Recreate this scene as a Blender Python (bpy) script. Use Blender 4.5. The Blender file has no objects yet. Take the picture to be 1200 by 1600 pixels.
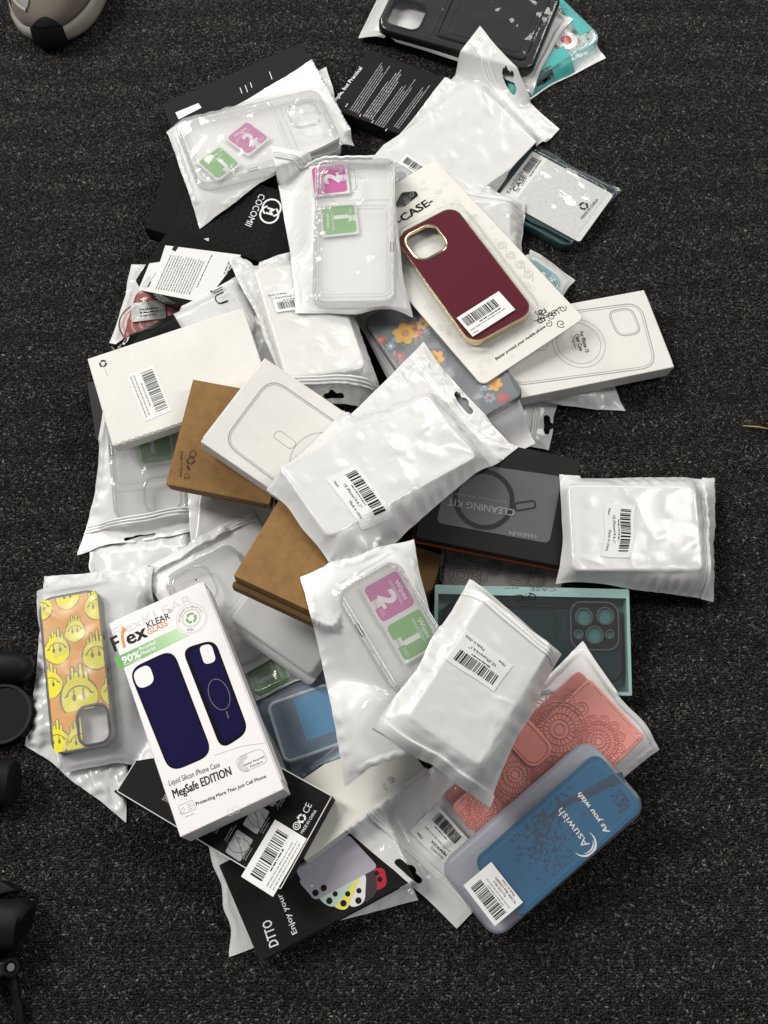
WORLD, EXPO = .16, 0.06
LIGHTS = [('ceiling_panel', (-1.9, .8, 2.3), (0, .1, 0), (.6, 1.2), 58),
          ('ceiling_panel', (1.9, .5, 2.3), (0, .1, 0), (.6, 1.2), 24),
          ('ceiling_panel', (-1.1, 2.7, 2.3), (0, .1, 0), (1.2, .6), 42),
          ('ceiling_panel', (1.35, 2.8, 2.3), (0, .1, 0), (1.2, .6), 22)]
import bpy, math, random
import numpy as np
from mathutils import Vector, Matrix
from mathutils.geometry import tessellate_polygon
rng = random.Random(7)
sc = bpy.context.scene
COL = sc.collection
PI = math.pi

# ------------------------------------------------------------------ camera (mm)
FPX, TILT, DIST = 1600.0, math.radians(20.0), 900.0
CAM = np.array([0, -DIST*math.sin(TILT), DIST*math.cos(TILT)])
FW = np.array([0, math.sin(TILT), -math.cos(TILT)])
UPV = np.array([0, math.cos(TILT), math.sin(TILT)])
RT = np.array([1.0, 0, 0])
def ray(p):
    return FW + RT*(p[0]-600)/FPX + UPV*(800-p[1])/FPX
def hit(p, plane, dz=0.0):
    a, b, c = plane
    r = ray(p)
    t = (a+dz+b*CAM[0]+c*CAM[1]-CAM[2])/(r[2]-b*r[0]-c*r[1])
    return CAM+r*t
def zc(x0, y0, s):
    return lambda x, y: (x0+x/s, y0+y/s)
z1 = zc(200, 0, 3); z2 = zc(520, 0, 2.5); z3 = zc(120, 340, 2.7273); z4 = zc(400, 200, 2.4)
z5 = zc(640, 440, 2.3077); z6 = zc(100, 660, 2.7273)
za = zc(30, 860, 2.6667); zb = zc(320, 800, 3); zcc = zc(560, 820, 2.4); zd = zc(180, 1180, 2.4)
ze = zc(520, 1140, 2.2222); zf = zc(300, 540, 2.3077)
k1 = zc(600, 1180, 6); k2 = zc(150, 880, 6); k3 = zc(160, 380, 6); k4 = zc(420, 700, 6)
k5 = zc(700, 1250, 4.6154); k6 = zc(660, 840, 5); k8 = zc(480, 60, 5)
def qq(f, *pts):
    return [f(*p) for p in pts]

# ------------------------------------------------------------------ materials
MATS = {}
def nodes_of(name):
    m = bpy.data.materials.new(name); m.use_nodes = True
    nt = m.node_tree
    for n in list(nt.nodes): nt.nodes.remove(n)
    out = nt.nodes.new('ShaderNodeOutputMaterial')
    return m, nt, out
def srgb(r, g, b):
    f = lambda v: (v/255/12.92) if v/255 <= .04045 else ((v/255+.055)/1.055)**2.4
    return (f(r), f(g), f(b), 1)
def mat(name, col, rough=.5, metal=0, spec=.5, coat=0, var=.0, vscale=60, bump=0, bscale=400, sheen=0):
    """principled material; var = procedural lightness variation, bump = fine surface relief"""
    m, nt, out = nodes_of(name)
    p = nt.nodes.new('ShaderNodeBsdfPrincipled')
    c = col if len(col) == 4 else (*col, 1)
    p.inputs['Base Color'].default_value = c
    p.inputs['Roughness'].default_value = rough
    p.inputs['Metallic'].default_value = metal
    p.inputs['Specular IOR Level'].default_value = spec
    p.inputs['Coat Weight'].default_value = coat
    p.inputs['Coat Roughness'].default_value = .08
    p.inputs['Sheen Weight'].default_value = sheen
    nt.links.new(p.outputs[0], out.inputs[0])
    if var or bump:
        tc = nt.nodes.new('ShaderNodeTexCoord')
    if var:
        n = nt.nodes.new('ShaderNodeTexNoise'); n.inputs['Scale'].default_value = vscale
        n.inputs['Detail'].default_value = 6; n.inputs['Roughness'].default_value = .65
        nt.links.new(tc.outputs['Object'], n.inputs['Vector'])
        r = nt.nodes.new('ShaderNodeMapRange')
        r.inputs[1].default_value = .3; r.inputs[2].default_value = .7
        r.inputs[3].default_value = 1-var; r.inputs[4].default_value = 1+var*.5
        nt.links.new(n.outputs['Fac'], r.inputs[0])
        mx = nt.nodes.new('ShaderNodeVectorMath'); mx.operation = 'SCALE'
        mx.inputs[0].default_value = c[:3]
        nt.links.new(r.outputs[0], mx.inputs['Scale'])
        nt.links.new(mx.outputs[0], p.inputs['Base Color'])
        r2 = nt.nodes.new('ShaderNodeMapRange')
        r2.inputs[3].default_value = max(.03, rough-.08); r2.inputs[4].default_value = min(1, rough+.1)
        nt.links.new(n.outputs['Fac'], r2.inputs[0]); nt.links.new(r2.outputs[0], p.inputs['Roughness'])
    if bump:
        n2 = nt.nodes.new('ShaderNodeTexNoise'); n2.inputs['Scale'].default_value = bscale
        n2.inputs['Detail'].default_value = 4
        nt.links.new(tc.outputs['Object'], n2.inputs['Vector'])
        bp = nt.nodes.new('ShaderNodeBump'); bp.inputs['Strength'].default_value = bump
        bp.inputs['Distance'].default_value = .001
        nt.links.new(n2.outputs['Fac'], bp.inputs['Height']); nt.links.new(bp.outputs[0], p.inputs['Normal'])
    MATS[name] = m
    return m
def film(name, haze=.05, edge=.55, rough=.12, tint=(1, 1, 1), hazecol=(.85, .85, .85), bump=.15, bscale=140, base=.04):
    """thin see-through plastic: transparent + milky diffuse share + view-angle gloss"""
    m, nt, out = nodes_of(name)
    N = nt.nodes.new
    tr = N('ShaderNodeBsdfTransparent'); tr.inputs[0].default_value = (*tint, 1)
    df = N('ShaderNodeBsdfDiffuse'); df.inputs[0].default_value = (*hazecol, 1)
    tl = N('ShaderNodeBsdfTranslucent'); tl.inputs[0].default_value = (*hazecol, 1)
    dt = N('ShaderNodeMixShader'); dt.inputs[0].default_value = .35
    nt.links.new(df.outputs[0], dt.inputs[1]); nt.links.new(tl.outputs[0], dt.inputs[2])
    m1 = N('ShaderNodeMixShader')
    nt.links.new(tr.outputs[0], m1.inputs[1]); nt.links.new(dt.outputs[0], m1.inputs[2])
    gl = N('ShaderNodeBsdfGlossy'); gl.inputs['Roughness'].default_value = rough
    lw = N('ShaderNodeLayerWeight'); lw.inputs[0].default_value = .35
    mr = N('ShaderNodeMapRange'); mr.inputs[3].default_value = base; mr.inputs[4].default_value = edge
    pw = N('ShaderNodeMath'); pw.operation = 'POWER'; pw.inputs[1].default_value = 2.6
    nt.links.new(lw.outputs['Facing'], pw.inputs[0]); nt.links.new(pw.outputs[0], mr.inputs[0])
    mh = N('ShaderNodeMapRange'); mh.inputs[3].default_value = haze; mh.inputs[4].default_value = min(1, haze+edge*.5)
    nt.links.new(pw.outputs[0], mh.inputs[0]); nt.links.new(mh.outputs[0], m1.inputs[0])
    m2 = N('ShaderNodeMixShader'); nt.links.new(mr.outputs[0], m2.inputs[0])
    nt.links.new(m1.outputs[0], m2.inputs[1]); nt.links.new(gl.outputs[0], m2.inputs[2])
    nt.links.new(m2.outputs[0], out.inputs[0])
    if bump:
        tc = N('ShaderNodeTexCoord'); n2 = N('ShaderNodeTexNoise')
        n2.inputs['Scale'].default_value = bscale; n2.inputs['Detail'].default_value = 3
        nt.links.new(tc.outputs['Object'], n2.inputs['Vector'])
        bp = N('ShaderNodeBump'); bp.inputs['Strength'].default_value = bump; bp.inputs['Distance'].default_value = .002
        nt.links.new(n2.outputs['Fac'], bp.inputs['Height'])
        for q in (df, gl, lw): nt.links.new(bp.outputs[0], q.inputs['Normal'])
    MATS[name] = m
    return m

mat('white_film', (.73, .73, .725), .28, spec=.7, coat=.2, bump=.12, bscale=60)
mat('white_back', (.88, .88, .875), .3, spec=.6, bump=.1, bscale=60)
mat('white_film_dull', (.80, .80, .80), .42, spec=.5, bump=.2, bscale=90)
mat('milky_film', (.78, .785, .785), .36, spec=.5, bump=.2, bscale=90)
mat('grey_film', (.42, .42, .44), .4, spec=.5, bump=.2, bscale=90)
mat('zip_white', (.84, .84, .83), .25, spec=.7)
film('clear_film', .07, .55, .09, hazecol=(.98, .98, .98), base=.035)
film('crisp_film', .02, .6, .05, bump=.35, bscale=60)
film('milk_film', .34, .5, .22, hazecol=(.92, .92, .92))
film('frost_light', .24, .5, .3, hazecol=(.7, .7, .72), bump=.05)
mat('lilac_film', (.42, .42, .48), .4, spec=.4)
film('frost_film', .26, .5, .38, hazecol=(.76, .76, .78), bump=.05)
film('frost_shell', .10, .9, .35, hazecol=(.55, .56, .64), bump=.04, base=.02)
film('blister', .012, .55, .06, bump=0, base=.015)
film('case_clear', .10, .6, .06, bump=0, base=.025, hazecol=(.99, .99, .985))
film('case_rim', .22, .95, .07, hazecol=(.70, .72, .73), bump=0, base=.09)
film('case_teal', .06, .6, .08, tint=(.93, .985, .985), hazecol=(.75, .88, .88), bump=0)
film('case_teal_rim', .32, .7, .1, tint=(.75, .92, .92), hazecol=(.50, .70, .72), bump=0)
film('taut_film', .012, .55, .07, bump=.08, bscale=25, base=.04)
film('window_film', .02, .5, .05, tint=(.9, .92, .92), bump=.1, bscale=30)
film('kit_window', .10, .35, .12, hazecol=(.35, .37, .38), bump=.05)
mat('paper', (.82, .82, .80), .6, var=.03)
mat('label_paper', (.82, .82, .81), .45)
mat('carton_white', (.80, .785, .745), .55, var=.07, vscale=22, bump=.12, bscale=300)
mat('scuff', (.62, .60, .56), .75)
mat('worn_black', (.05, .049, .047), .7, spec=.1)
mat('kraft_worn', (.36, .23, .11), .85)
mat('carton_cream', (.74, .73, .66), .5, var=.04, vscale=30)
mat('carton_cool', (.82, .80, .80), .5, var=.03, vscale=30)
mat('carton_dark', (.013, .013, .0125), .55, spec=.10, var=.12, vscale=40)
mat('carton_black', (.005, .005, .005), .5, spec=.10, var=.15, vscale=40)
mat('carton_grey', (.022, .022, .023), .55, spec=.25, var=.1)
mat('kraft', (.27, .150, .054), .8, spec=.3, var=.22, vscale=110, bump=.4, bscale=700)
mat('kraft_edge', (.16, .085, .03), .85, var=.2, vscale=300)
mat('kraft_ink', (.06, .03, .012), .8)
mat('kit_black', (.020, .020, .0195), .55, spec=.12, var=.1)
mat('orange_card', (.62, .10, .02), .5)
mat('teal_card', (.29, .45, .425), .5, var=.04)
mat('teal_deep', (.06, .42, .40), .45)
mat('ink', (.010, .010, .010), .6, spec=.2)
mat('ink_grey', (.22, .22, .22), .6)
mat('ink_pale', (.66, .66, .65), .6)
mat('ink_soft', (.50, .50, .49), .6)
mat('ink_white', (.82, .82, .82), .55)
mat('ink_mid', (.35, .35, .35), .6)
mat('ink_dim', (.13, .13, .13), .6)
mat('ink_emboss', (.020, .020, .020), .22)
mat('wipe_pink', srgb(190, 62, 148), .38)
mat('wipe_green', srgb(98, 168, 72), .38)
mat('wipe_sheet', (.78, .78, .79), .3)
mat('navy', (.0075, .005, .045), .6, spec=.06)
mat('navy_edge', (.004, .004, .010), .6, spec=.06)
mat('orange_ink', (.75, .22, .03), .5)
mat('green_ink', (.13, .38, .10), .5)
mat('case_black', (.008, .008, .009), .45, spec=.3, bump=.1, bscale=900)
mat('case_black_matte', (.010, .010, .011), .62, spec=.25, bump=.12, bscale=1200)
mat('maroon', (.105, .007, .020), .12, coat=.4, spec=.5)
mat('gold', (.82, .68, .42), .2, metal=1)
mat('silver_rim', (.75, .72, .66), .2, metal=1)
mat('card_white', (.78, .76, .71), .5, var=.03)
mat('lace_ink', (.62, .60, .56), .55)
mat('smile_orange', (.82, .37, .03), .45)
mat('smile_yellow', srgb(238, 226, 30), .45)
mat('smile_line', (.16, .15, .10), .5)
mat('case_grey', (.12, .12, .125), .5)
mat('flower_bg', (.10, .115, .13), .5)
mat('flower_yellow', srgb(240, 180, 40), .5)
mat('flower_gold', srgb(205, 140, 25), .5)
mat('flower_red', srgb(190, 40, 45), .5)
mat('leaf_green', (.16, .22, .13), .5)
mat('leaf_blue', (.22, .36, .40), .5)
mat('pink_leather', (.76, .295, .25, 1), .40, spec=.55, var=.07, vscale=80, bump=.2, bscale=700)
mat('pink_leather_deep', (.63, .205, .18, 1), .42, spec=.5, var=.05)
mat('pink_thread', srgb(150, 60, 55), .7)
mat('taupe_leather', (.27, .24, .235), .45, var=.08, vscale=90, bump=.2, bscale=700)
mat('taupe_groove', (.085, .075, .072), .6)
mat('blue_case', (.013, .108, .215), .5, spec=.3, var=.05)
mat('blue_dark', (.020, .045, .085), .5)
mat('blue_stitch', (.03, .17, .38), .5)
mat('red_case', (.30, .03, .025), .35)
mat('red_swirl', (.55, .22, .14), .4)
mat('foil', (.80, .80, .80), .22, metal=.9, bump=.5, bscale=60)
mat('glitter', (.66, .67, .67), .5, spec=.4, var=.10, vscale=220, bump=.6, bscale=800)
mat('dark_teal_case', (.016, .040, .046), .25, coat=.3)
mat('dark_teal_panel', (.010, .030, .034), .15, coat=.6)
mat('lens_teal', (.10, .22, .22), .3)
mat('metal_grey', (.30, .31, .31), .28, metal=.9)
mat('pearl_blue', srgb(96, 128, 158), .4)
mat('sky_blue', srgb(70, 170, 225), .4)
mat('ring_white', (.70, .80, .82), .35)
mat('phone_lilac', srgb(176, 170, 184), .5, var=.03)
mat('phone_mint', srgb(190, 215, 200), .5)
mat('phone_yellow', srgb(236, 220, 110), .5)
mat('phone_white', srgb(225, 225, 225), .5)
mat('phone_red', srgb(180, 30, 50), .5)
mat('phone_dark', (.04, .03, .035), .5)
mat('suede', srgb(112, 103, 92), .85, var=.18, vscale=40, bump=.4, bscale=900, sheen=.2)
mat('suede_grey', srgb(96, 97, 95), .8, var=.1, vscale=60, bump=.3, bscale=900)
mat('mesh_grey', srgb(140, 141, 138), .7, var=.1, vscale=200, bump=.5, bscale=1500)
mat('midsole', srgb(165, 160, 150), .6, var=.12, vscale=60)
mat('rubber_black', (.006, .006, .006), .6)
mat('gear_black', (.003, .003, .003), .5, spec=.12, bump=.05)
mat('gear_grey', (.008, .008, .0085), .5, spec=.2, var=.1)
mat('gear_metal', (.25, .25, .25), .35, metal=1)
mat('straw', (.42, .30, .12), .6)
GREENS = []
for i in range(12):
    t = i/11
    GREENS.append('band_%d' % i)
    mat('band_%d' % i, srgb(86+t*110, 160+t*60, 74+t*108), .5)

# ------------------------------------------------------------------ mesh building
class PB:
    def __init__(s): s.v = []; s.f = []; s.m = []; s.names = []; s.n = 0
    def add(s, V, F, m):
        if m not in s.names: s.names.append(m)
        k = s.names.index(m)
        V = np.asarray(V, float)
        s.v.append(V)
        for f in F: s.f.append(tuple(int(i)+s.n for i in f)); s.m.append(k)
        s.n += len(V)
    def build(s, name, parent=None, smooth=False, angle=None):
        me = bpy.data.meshes.new(name)
        V = np.concatenate(s.v)*.001
        me.from_pydata([tuple(x) for x in V], [], s.f)
        for n in s.names: me.materials.append(MATS[n])
        me.polygons.foreach_set('material_index', s.m)
        me.polygons.foreach_set('use_smooth', [bool(smooth)]*len(me.polygons))
        if smooth and angle:
            try: me.set_sharp_from_angle(angle=math.radians(angle))
            except Exception: pass
        me.update()
        o = bpy.data.objects.new(name, me); COL.objects.link(o)
        if parent: o.parent = parent
        return o

def rr(w, l, r, n=6, cx=0, cy=0, ang=0):
    """rounded rectangle outline, counter-clockwise"""
    r = max(.01, min(r, w/2-.01, l/2-.01)); P = []
    for (sx, sy, a0) in ((1, 1, 0), (-1, 1, 90), (-1, -1, 180), (1, -1, 270)):
        for i in range(n+1):
            a = math.radians(a0+90*i/n)
            P.append((sx*(w/2-r)+r*math.cos(a), sy*(l/2-r)+r*math.sin(a)))
    P = np.array(P); c, s = math.cos(ang), math.sin(ang)
    return P@np.array([[c, s], [-s, c]])+np.array([cx, cy])
def circ(cx, cy, r, n=28, ry=None, ang=0):
    a = np.linspace(0, 2*PI, n, endpoint=False); ry = ry or r
    P = np.stack([r*np.cos(a), ry*np.sin(a)], 1); c, s = math.cos(ang), math.sin(ang)
    return P@np.array([[c, s], [-s, c]])+np.array([cx, cy])
def tess(polys):
    T = tessellate_polygon([[Vector((p[0], p[1], 0)) for p in q] for q in polys])
    return np.concatenate([np.asarray(q, float)[:, :2] for q in polys]), T
def ccw_fix(V, T):
    out = []
    for a, b, c in T:
        x = (V[b][0]-V[a][0])*(V[c][1]-V[a][1])-(V[b][1]-V[a][1])*(V[c][0]-V[a][0])
        if abs(x) < 1e-9: continue
        out.append((a, b, c) if x > 0 else (a, c, b))
    return out
def slab(pb, outline, z0, z1, m, holes=(), bev=0, side=None):
    """extruded outline with optional holes and a small bevel on the upper edge"""
    outl = np.asarray(outline, float)
    rings = [(outl, z0)]
    if bev:
        nrm = normals2(outl)
        rings += [(outl, z1-bev), (outl-nrm*bev*.3, z1-bev*.3), (outl-nrm*bev, z1)]
    else: rings += [(outl, z1)]
    n = len(outl)
    V = np.concatenate([np.c_[p, np.full(n, z)] for p, z in rings])
    F = []
    for k in range(len(rings)-1):
        for i in range(n):
            j = (i+1) % n
            F.append((k*n+i, k*n+j, (k+1)*n+j, (k+1)*n+i))
    pb.add(V, F, side or m)
    for z, top in ((z1, 1), (z0, 0)):
        o2 = rings[-1][0] if top else outl
        VV, T = tess([o2]+[np.asarray(h) for h in holes])
        T = ccw_fix(VV, T)
        if not top: T = [(a, c, b) for a, b, c in T]
        pb.add(np.c_[VV, np.full(len(VV), z)], T, m)
    for h in holes:
        h = np.asarray(h); k = len(h)
        V = np.concatenate([np.c_[h, np.full(k, z0)], np.c_[h, np.full(k, z1)]])
        pb.add(V, [(i, k+i, k+(i+1) % k, (i+1) % k) for i in range(k)], side or m)
def normals2(P):
    d = np.roll(P, -1, 0)-np.roll(P, 1, 0)
    d /= np.maximum(np.linalg.norm(d, axis=1, keepdims=True), 1e-9)
    return np.stack([d[:, 1], -d[:, 0]], 1)
def sweep(pb, outline, prof, m):
    """closed outline x closed profile of (outward, z)"""
    P = np.asarray(outline); N = normals2(P); n = len(P); k = len(prof)
    V = np.concatenate([np.c_[P+N*o, np.full(n, z)] for o, z in prof])
    F = []
    for j in range(k):
        j2 = (j+1) % k
        for i in range(n):
            i2 = (i+1) % n
            F.append((j*n+i, j*n+i2, j2*n+i2, j2*n+i))
    pb.add(V, F, m)
def tube(pb, path, r, m, n=8, cap=True):
    path = [Vector(p) for p in path]; rings = []
    rr_ = r if hasattr(r, '__len__') else [r]*len(path)
    for i, p in enumerate(path):
        d = (path[min(i+1, len(path)-1)]-path[max(i-1, 0)]).normalized()
        a = d.orthogonal().normalized() if abs(d.z) > .95 else d.cross(Vector((0, 0, 1))).normalized()
        b = d.cross(a)
        rings.append([p+(a*math.cos(2*PI*j/n)+b*math.sin(2*PI*j/n))*rr_[i] for j in range(n)])
    V = [tuple(v) for R in rings for v in R]; F = []
    for k in range(len(rings)-1):
        for j in range(n):
            F.append((k*n+j, (k+1)*n+j, (k+1)*n+(j+1) % n, k*n+(j+1) % n))
    if cap: F += [tuple(range(n)), tuple((len(rings)-1)*n+j for j in reversed(range(n)))]
    pb.add(V, F, m)

# ------------------------------------------------------------------ text
TXT = {}
def text_mesh(s, bold=0.0):
    key = (s, bold)
    if key not in TXT:
        cu = bpy.data.curves.new('t', 'FONT'); cu.body = s; cu.size = 1; cu.resolution_u = 2; cu.offset = bold
        ob = bpy.data.objects.new('t', cu); COL.objects.link(ob)
        dg = bpy.context.evaluated_depsgraph_get(); dg.update()
        me = ob.evaluated_get(dg).to_mesh()
        V = np.array([v.co[:2] for v in me.vertices]).reshape(-1, 2)
        F = [tuple(p.vertices) for p in me.polygons]
        nz = [p.normal.z for p in me.polygons]
        F = [f if z >= 0 else f[::-1] for f, z in zip(F, nz)]
        ob.evaluated_get(dg).to_mesh_clear()
        bpy.data.objects.remove(ob); bpy.data.curves.remove(cu)
        TXT[key] = (V, F)
    return TXT[key]

class Ink:
    """prints shapes on a surface: surf(xy, off) -> xyz ; L = pixel -> local xy"""
    def __init__(s, pb, surf, L=None, lift=.25, ox=0, oy=0, rot=0):
        s.pb, s.surf, s.L, s.lift = pb, surf, L, lift
        s.o = np.array([ox, oy], float); s.c, s.s = math.cos(rot), math.sin(rot)
        s.clip = None
    def sub(s, ox, oy, rot=0, lift=None):
        t = Ink(s.pb, lambda xy, off, S=s: S.surf(S.tr(xy), off), None, s.lift if lift is None else lift, ox, oy, rot)
        return t
    def tr(s, xy):
        xy = np.asarray(xy, float)
        return xy@np.array([[s.c, s.s], [-s.s, s.c]])+s.o
    def put(s, V, F, m, up=0):
        if len(V) == 0 or not len(F): return
        s.pb.add(s.surf(s.tr(V), s.lift+up), F, m)
    def poly(s, pts, m, up=0, holes=()):
        pts = np.asarray(pts, float)
        if s.clip is not None:
            for (nx, ny, d) in s.clip:
                out = []
                for i in range(len(pts)):
                    p, q = pts[i-1], pts[i]
                    a, b = nx*p[0]+ny*p[1]-d, nx*q[0]+ny*q[1]-d
                    if (a <= 0) != (b <= 0): out.append(p+(q-p)*a/(a-b))
                    if b <= 0: out.append(q)
                pts = np.array(out)
                if len(pts) < 3: return
        V, T = tess([pts]+[np.asarray(h) for h in holes])
        s.put(V, ccw_fix(V, T), m, up)
    def rect(s, cx, cy, w, h, m, up=0, ang=0, r=0, sub=1):
        if r: return s.poly(rr(w, h, r, 5, cx, cy, ang), m, up)
        nx = ny = sub
        c, n = math.cos(ang), math.sin(ang)
        V = [((i/nx-.5)*w*c-(j/ny-.5)*h*n+cx, (i/nx-.5)*w*n+(j/ny-.5)*h*c+cy) for j in range(ny+1) for i in range(nx+1)]
        F = [(j*(nx+1)+i, j*(nx+1)+i+1, (j+1)*(nx+1)+i+1, (j+1)*(nx+1)+i) for j in range(ny) for i in range(nx)]
        s.put(V, F, m, up)
    def loop(s, pts, w, m, up=0, closed=True):
        P = np.asarray(pts, float); n = len(P)
        if s.clip is not None and not closed: pass
        if closed: N = normals2(P)
        else:
            d = np.gradient(P, axis=0); d /= np.maximum(np.linalg.norm(d, axis=1, keepdims=True), 1e-9)
            N = np.stack([d[:, 1], -d[:, 0]], 1)
        V = np.concatenate([P-N*w/2, P+N*w/2])
        F = [(i, n+i, n+(i+1) % n, (i+1) % n) for i in range(n if closed else n-1)]
        if s.clip is not None:
            for f in F: s.poly(V[list(f)], m, up)
            return
        s.put(V, F, m, up)
    def ridge(s, pts, w, h, m, closed=True):
        """raised bead following a path"""
        P = np.asarray(pts, float); n = len(P)
        if closed: N = normals2(P)
        else:
            d = np.gradient(P, axis=0); d /= np.maximum(np.linalg.norm(d, axis=1, keepdims=True), 1e-9)
            N = np.stack([d[:, 1], -d[:, 0]], 1)
        rows = [(-.5, -.1), (-.25, h*.85), (0, h), (.25, h*.85), (.5, -.1)]
        V = np.concatenate([s.surf(s.tr(P+N*w*o), z) for o, z in rows])
        F = []
        for k in range(4):
            for i in range(n if closed else n-1):
                j = (i+1) % n
                F.append((k*n+i, (k+1)*n+i, (k+1)*n+j, k*n+j))
        s.pb.add(V, F, m)
    def text(s, t, x, y, size, m, ang=0, sx=1, bold=0, shear=0, align='l', up=.08):
        V, F = text_mesh(t)
        if not len(V): return
        V = V.copy(); w = V[:, 0].max()
        if align == 'c': V[:, 0] -= w/2
        V[:, 0] += V[:, 1]*shear
        V = V*np.array([size*sx, size]); c, n = math.cos(ang), math.sin(ang)
        R_ = np.array([[c, n], [-n, c]])
        if bold:
            e = bold*size*1.2
            for i_, (ex, ey) in enumerate(((-e, -e*.5), (e, -e*.5), (-e, e*.5), (e, e*.5))): s.put((V+np.array([ex, ey]))@R_+np.array([x, y]), F, m, up+.012*i_)
        else: s.put(V@R_+np.array([x, y]), F, m, up)
    def textpx(s, t, p0, p1, m, h=None, bold=0, shear=0, up=.08):
        """baseline from pixel p0 to pixel p1; h = cap height in pixels (None: natural)"""
        a, b = s.L(p0), s.L(p1); d = b-a; ln = np.linalg.norm(d)
        V, F = text_mesh(t); w = V[:, 0].max()-V[:, 0].min()
        sx = ln/w
        if h: size = h/.70*ln/max(1e-6, math.hypot(p1[0]-p0[0], p1[1]-p0[1]))
        else: size = sx
        s.text(t, a[0], a[1], size, m, math.atan2(d[1], d[0]), sx/size, bold, shear, 'l', up)
    def barcode(s, cx, cy, w, h, m='ink', ang=0, seed=1, up=.06):
        r = random.Random(seed); x = -w/2; c, n = math.cos(ang), math.sin(ang); unit = w/62
        while x < w/2-unit:
            b = unit*r.choice((1, 1, 1.6, 2.4)); g = unit*r.choice((1, 1, 1.5, 2.2))
            xm = x+b/2
            if x+b <= w/2+.01: s.rect(cx+xm*c, cy+xm*n, b, h, m, up, ang)
            x += b+g
    def greek(s, x0, y0, w, n, pitch, h, m, ang=0, seed=1, ragged=.3, up=.06):
        """n lines of tiny unreadable print as word-length dashes, running down from (x0,y0)"""
        r = random.Random(seed); c, q = math.cos(ang), math.sin(ang)
        for k in range(n):
            x = 0; end = w*(1-r.random()*ragged)
            while x < end:
                b = h*r.uniform(.8, 3.6)
                b = min(b, end-x)
                lx, ly = x+b/2, -k*pitch
                s.rect(x0+lx*c-ly*q, y0+lx*q+ly*c, b, h*r.uniform(.55, .8), m, up, ang)
                x += b+h*.55
    def recycle(s, cx, cy, r, m, ang=0, up=.06):
        for k in range(3):
            a0 = ang+k*2*PI/3
            a = np.linspace(a0, a0+1.35, 7)
            o = np.stack([cx+r*np.cos(a), cy+r*np.sin(a)], 1)
            i = np.stack([cx+r*.58*np.cos(a), cy+r*.58*np.sin(a)], 1)
            n = len(a); V = np.concatenate([i, o])
            s.put(V, [(j, n+j, n+j+1, j+1) for j in range(n-1)], m, up)
            e = a0+1.35; t = e+.55
            s.put([(cx+r*.42*math.cos(e), cy+r*.42*math.sin(e)), (cx+r*1.2*math.cos(e), cy+r*1.2*math.sin(e)),
                   (cx+r*.8*math.cos(t), cy+r*.8*math.sin(t))], [(0, 1, 2)], m, up)
    def arctext(s, t, cx, cy, r, size, m, a0, step, inside=False, bold=0):
        for k, ch in enumerate(t):
            if ch == ' ': continue
            a = a0-step*k if not inside else a0+step*k
            s.text(ch, cx+r*math.cos(a), cy+r*math.sin(a), size, m, a-PI/2 if not inside else a+PI/2, 1, bold, 0, 'c')
def flat(z):
    return lambda xy, off: np.c_[np.asarray(xy, float)[:, :2], np.full(len(xy), z+off)]

# ------------------------------------------------------------------ the pile: height field and settling
GX0, GY0, CELL = -520.0, -520.0, 2.0
NXG, NYG = 520, 640
HM = np.full((NYG, NXG), 1.7)      # things rest on top of the carpet pile
gx = GX0+CELL*np.arange(NXG); gy = GY0+CELL*np.arange(NYG)
GXX, GYY = np.meshgrid(gx, gy)
def inside(poly):
    poly = np.asarray(poly, float)[:, :2]
    x0, y0 = poly.min(0)-CELL; x1, y1 = poly.max(0)+CELL
    i0, i1 = max(0, int((x0-GX0)/CELL)), min(NXG, int((x1-GX0)/CELL)+2)
    j0, j1 = max(0, int((y0-GY0)/CELL)), min(NYG, int((y1-GY0)/CELL)+2)
    X, Y = GXX[j0:j1, i0:i1], GYY[j0:j1, i0:i1]
    c = np.zeros(X.shape, bool); n = len(poly)
    for k in range(n):
        ax, ay = poly[k-1]; bx, by = poly[k]
        if ay == by: continue
        c ^= ((ay > Y) != (by > Y)) & (X < (bx-ax)*(Y-ay)/(by-ay)+ax)
    return (slice(j0, j1), slice(i0, i1)), c
def hsample(x, y, M=None):
    M = HM if M is None else M
    fx = np.clip((x-GX0)/CELL, 0, NXG-1.001); fy = np.clip((y-GY0)/CELL, 0, NYG-1.001)
    i, j = fx.astype(int), fy.astype(int); u, v = fx-i, fy-j
    return (M[j, i]*(1-u)+M[j, i+1]*u)*(1-v)+(M[j+1, i]*(1-u)+M[j+1, i+1]*u)*v
def rest_plane(polys, tilt, lean=None):
    lb, lc, lw = (*lean, 60.0) if lean else (0, 0, 2.0)
    xs, ys, hs = [], [], []
    for p in polys:
        sl, m = inside(p)
        xs.append(GXX[sl][m]); ys.append(GYY[sl][m]); hs.append(HM[sl][m])
    x, y, h = map(np.concatenate, (xs, ys, hs))
    if len(x) > 2500:
        k = np.random.RandomState(1).permutation(len(x))[:2500]
        top = np.argsort(h)[-400:]
        k = np.union1d(k, top); x, y, h = x[k], y[k], h[k]
    cx, cy = x.mean(), y.mean(); b = c = 0.0; st = tilt
    for it in range(6):
        B, C = np.meshgrid(b+np.linspace(-st, st, 9), c+np.linspace(-st, st, 9))
        B = np.clip(B.ravel(), -tilt, tilt); C = np.clip(C.ravel(), -tilt, tilt)
        f = (h[None]-B[:, None]*(x-cx)[None]-C[:, None]*(y-cy)[None]).max(1)+lw*np.hypot(B-lb, C-lc)
        k = f.argmin(); b, c = B[k], C[k]; st *= .4
    a = (h-b*(x-cx)-c*(y-cy)).max()
    return (a-b*cx-c*cy, b, c)
class Frame: pass
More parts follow.
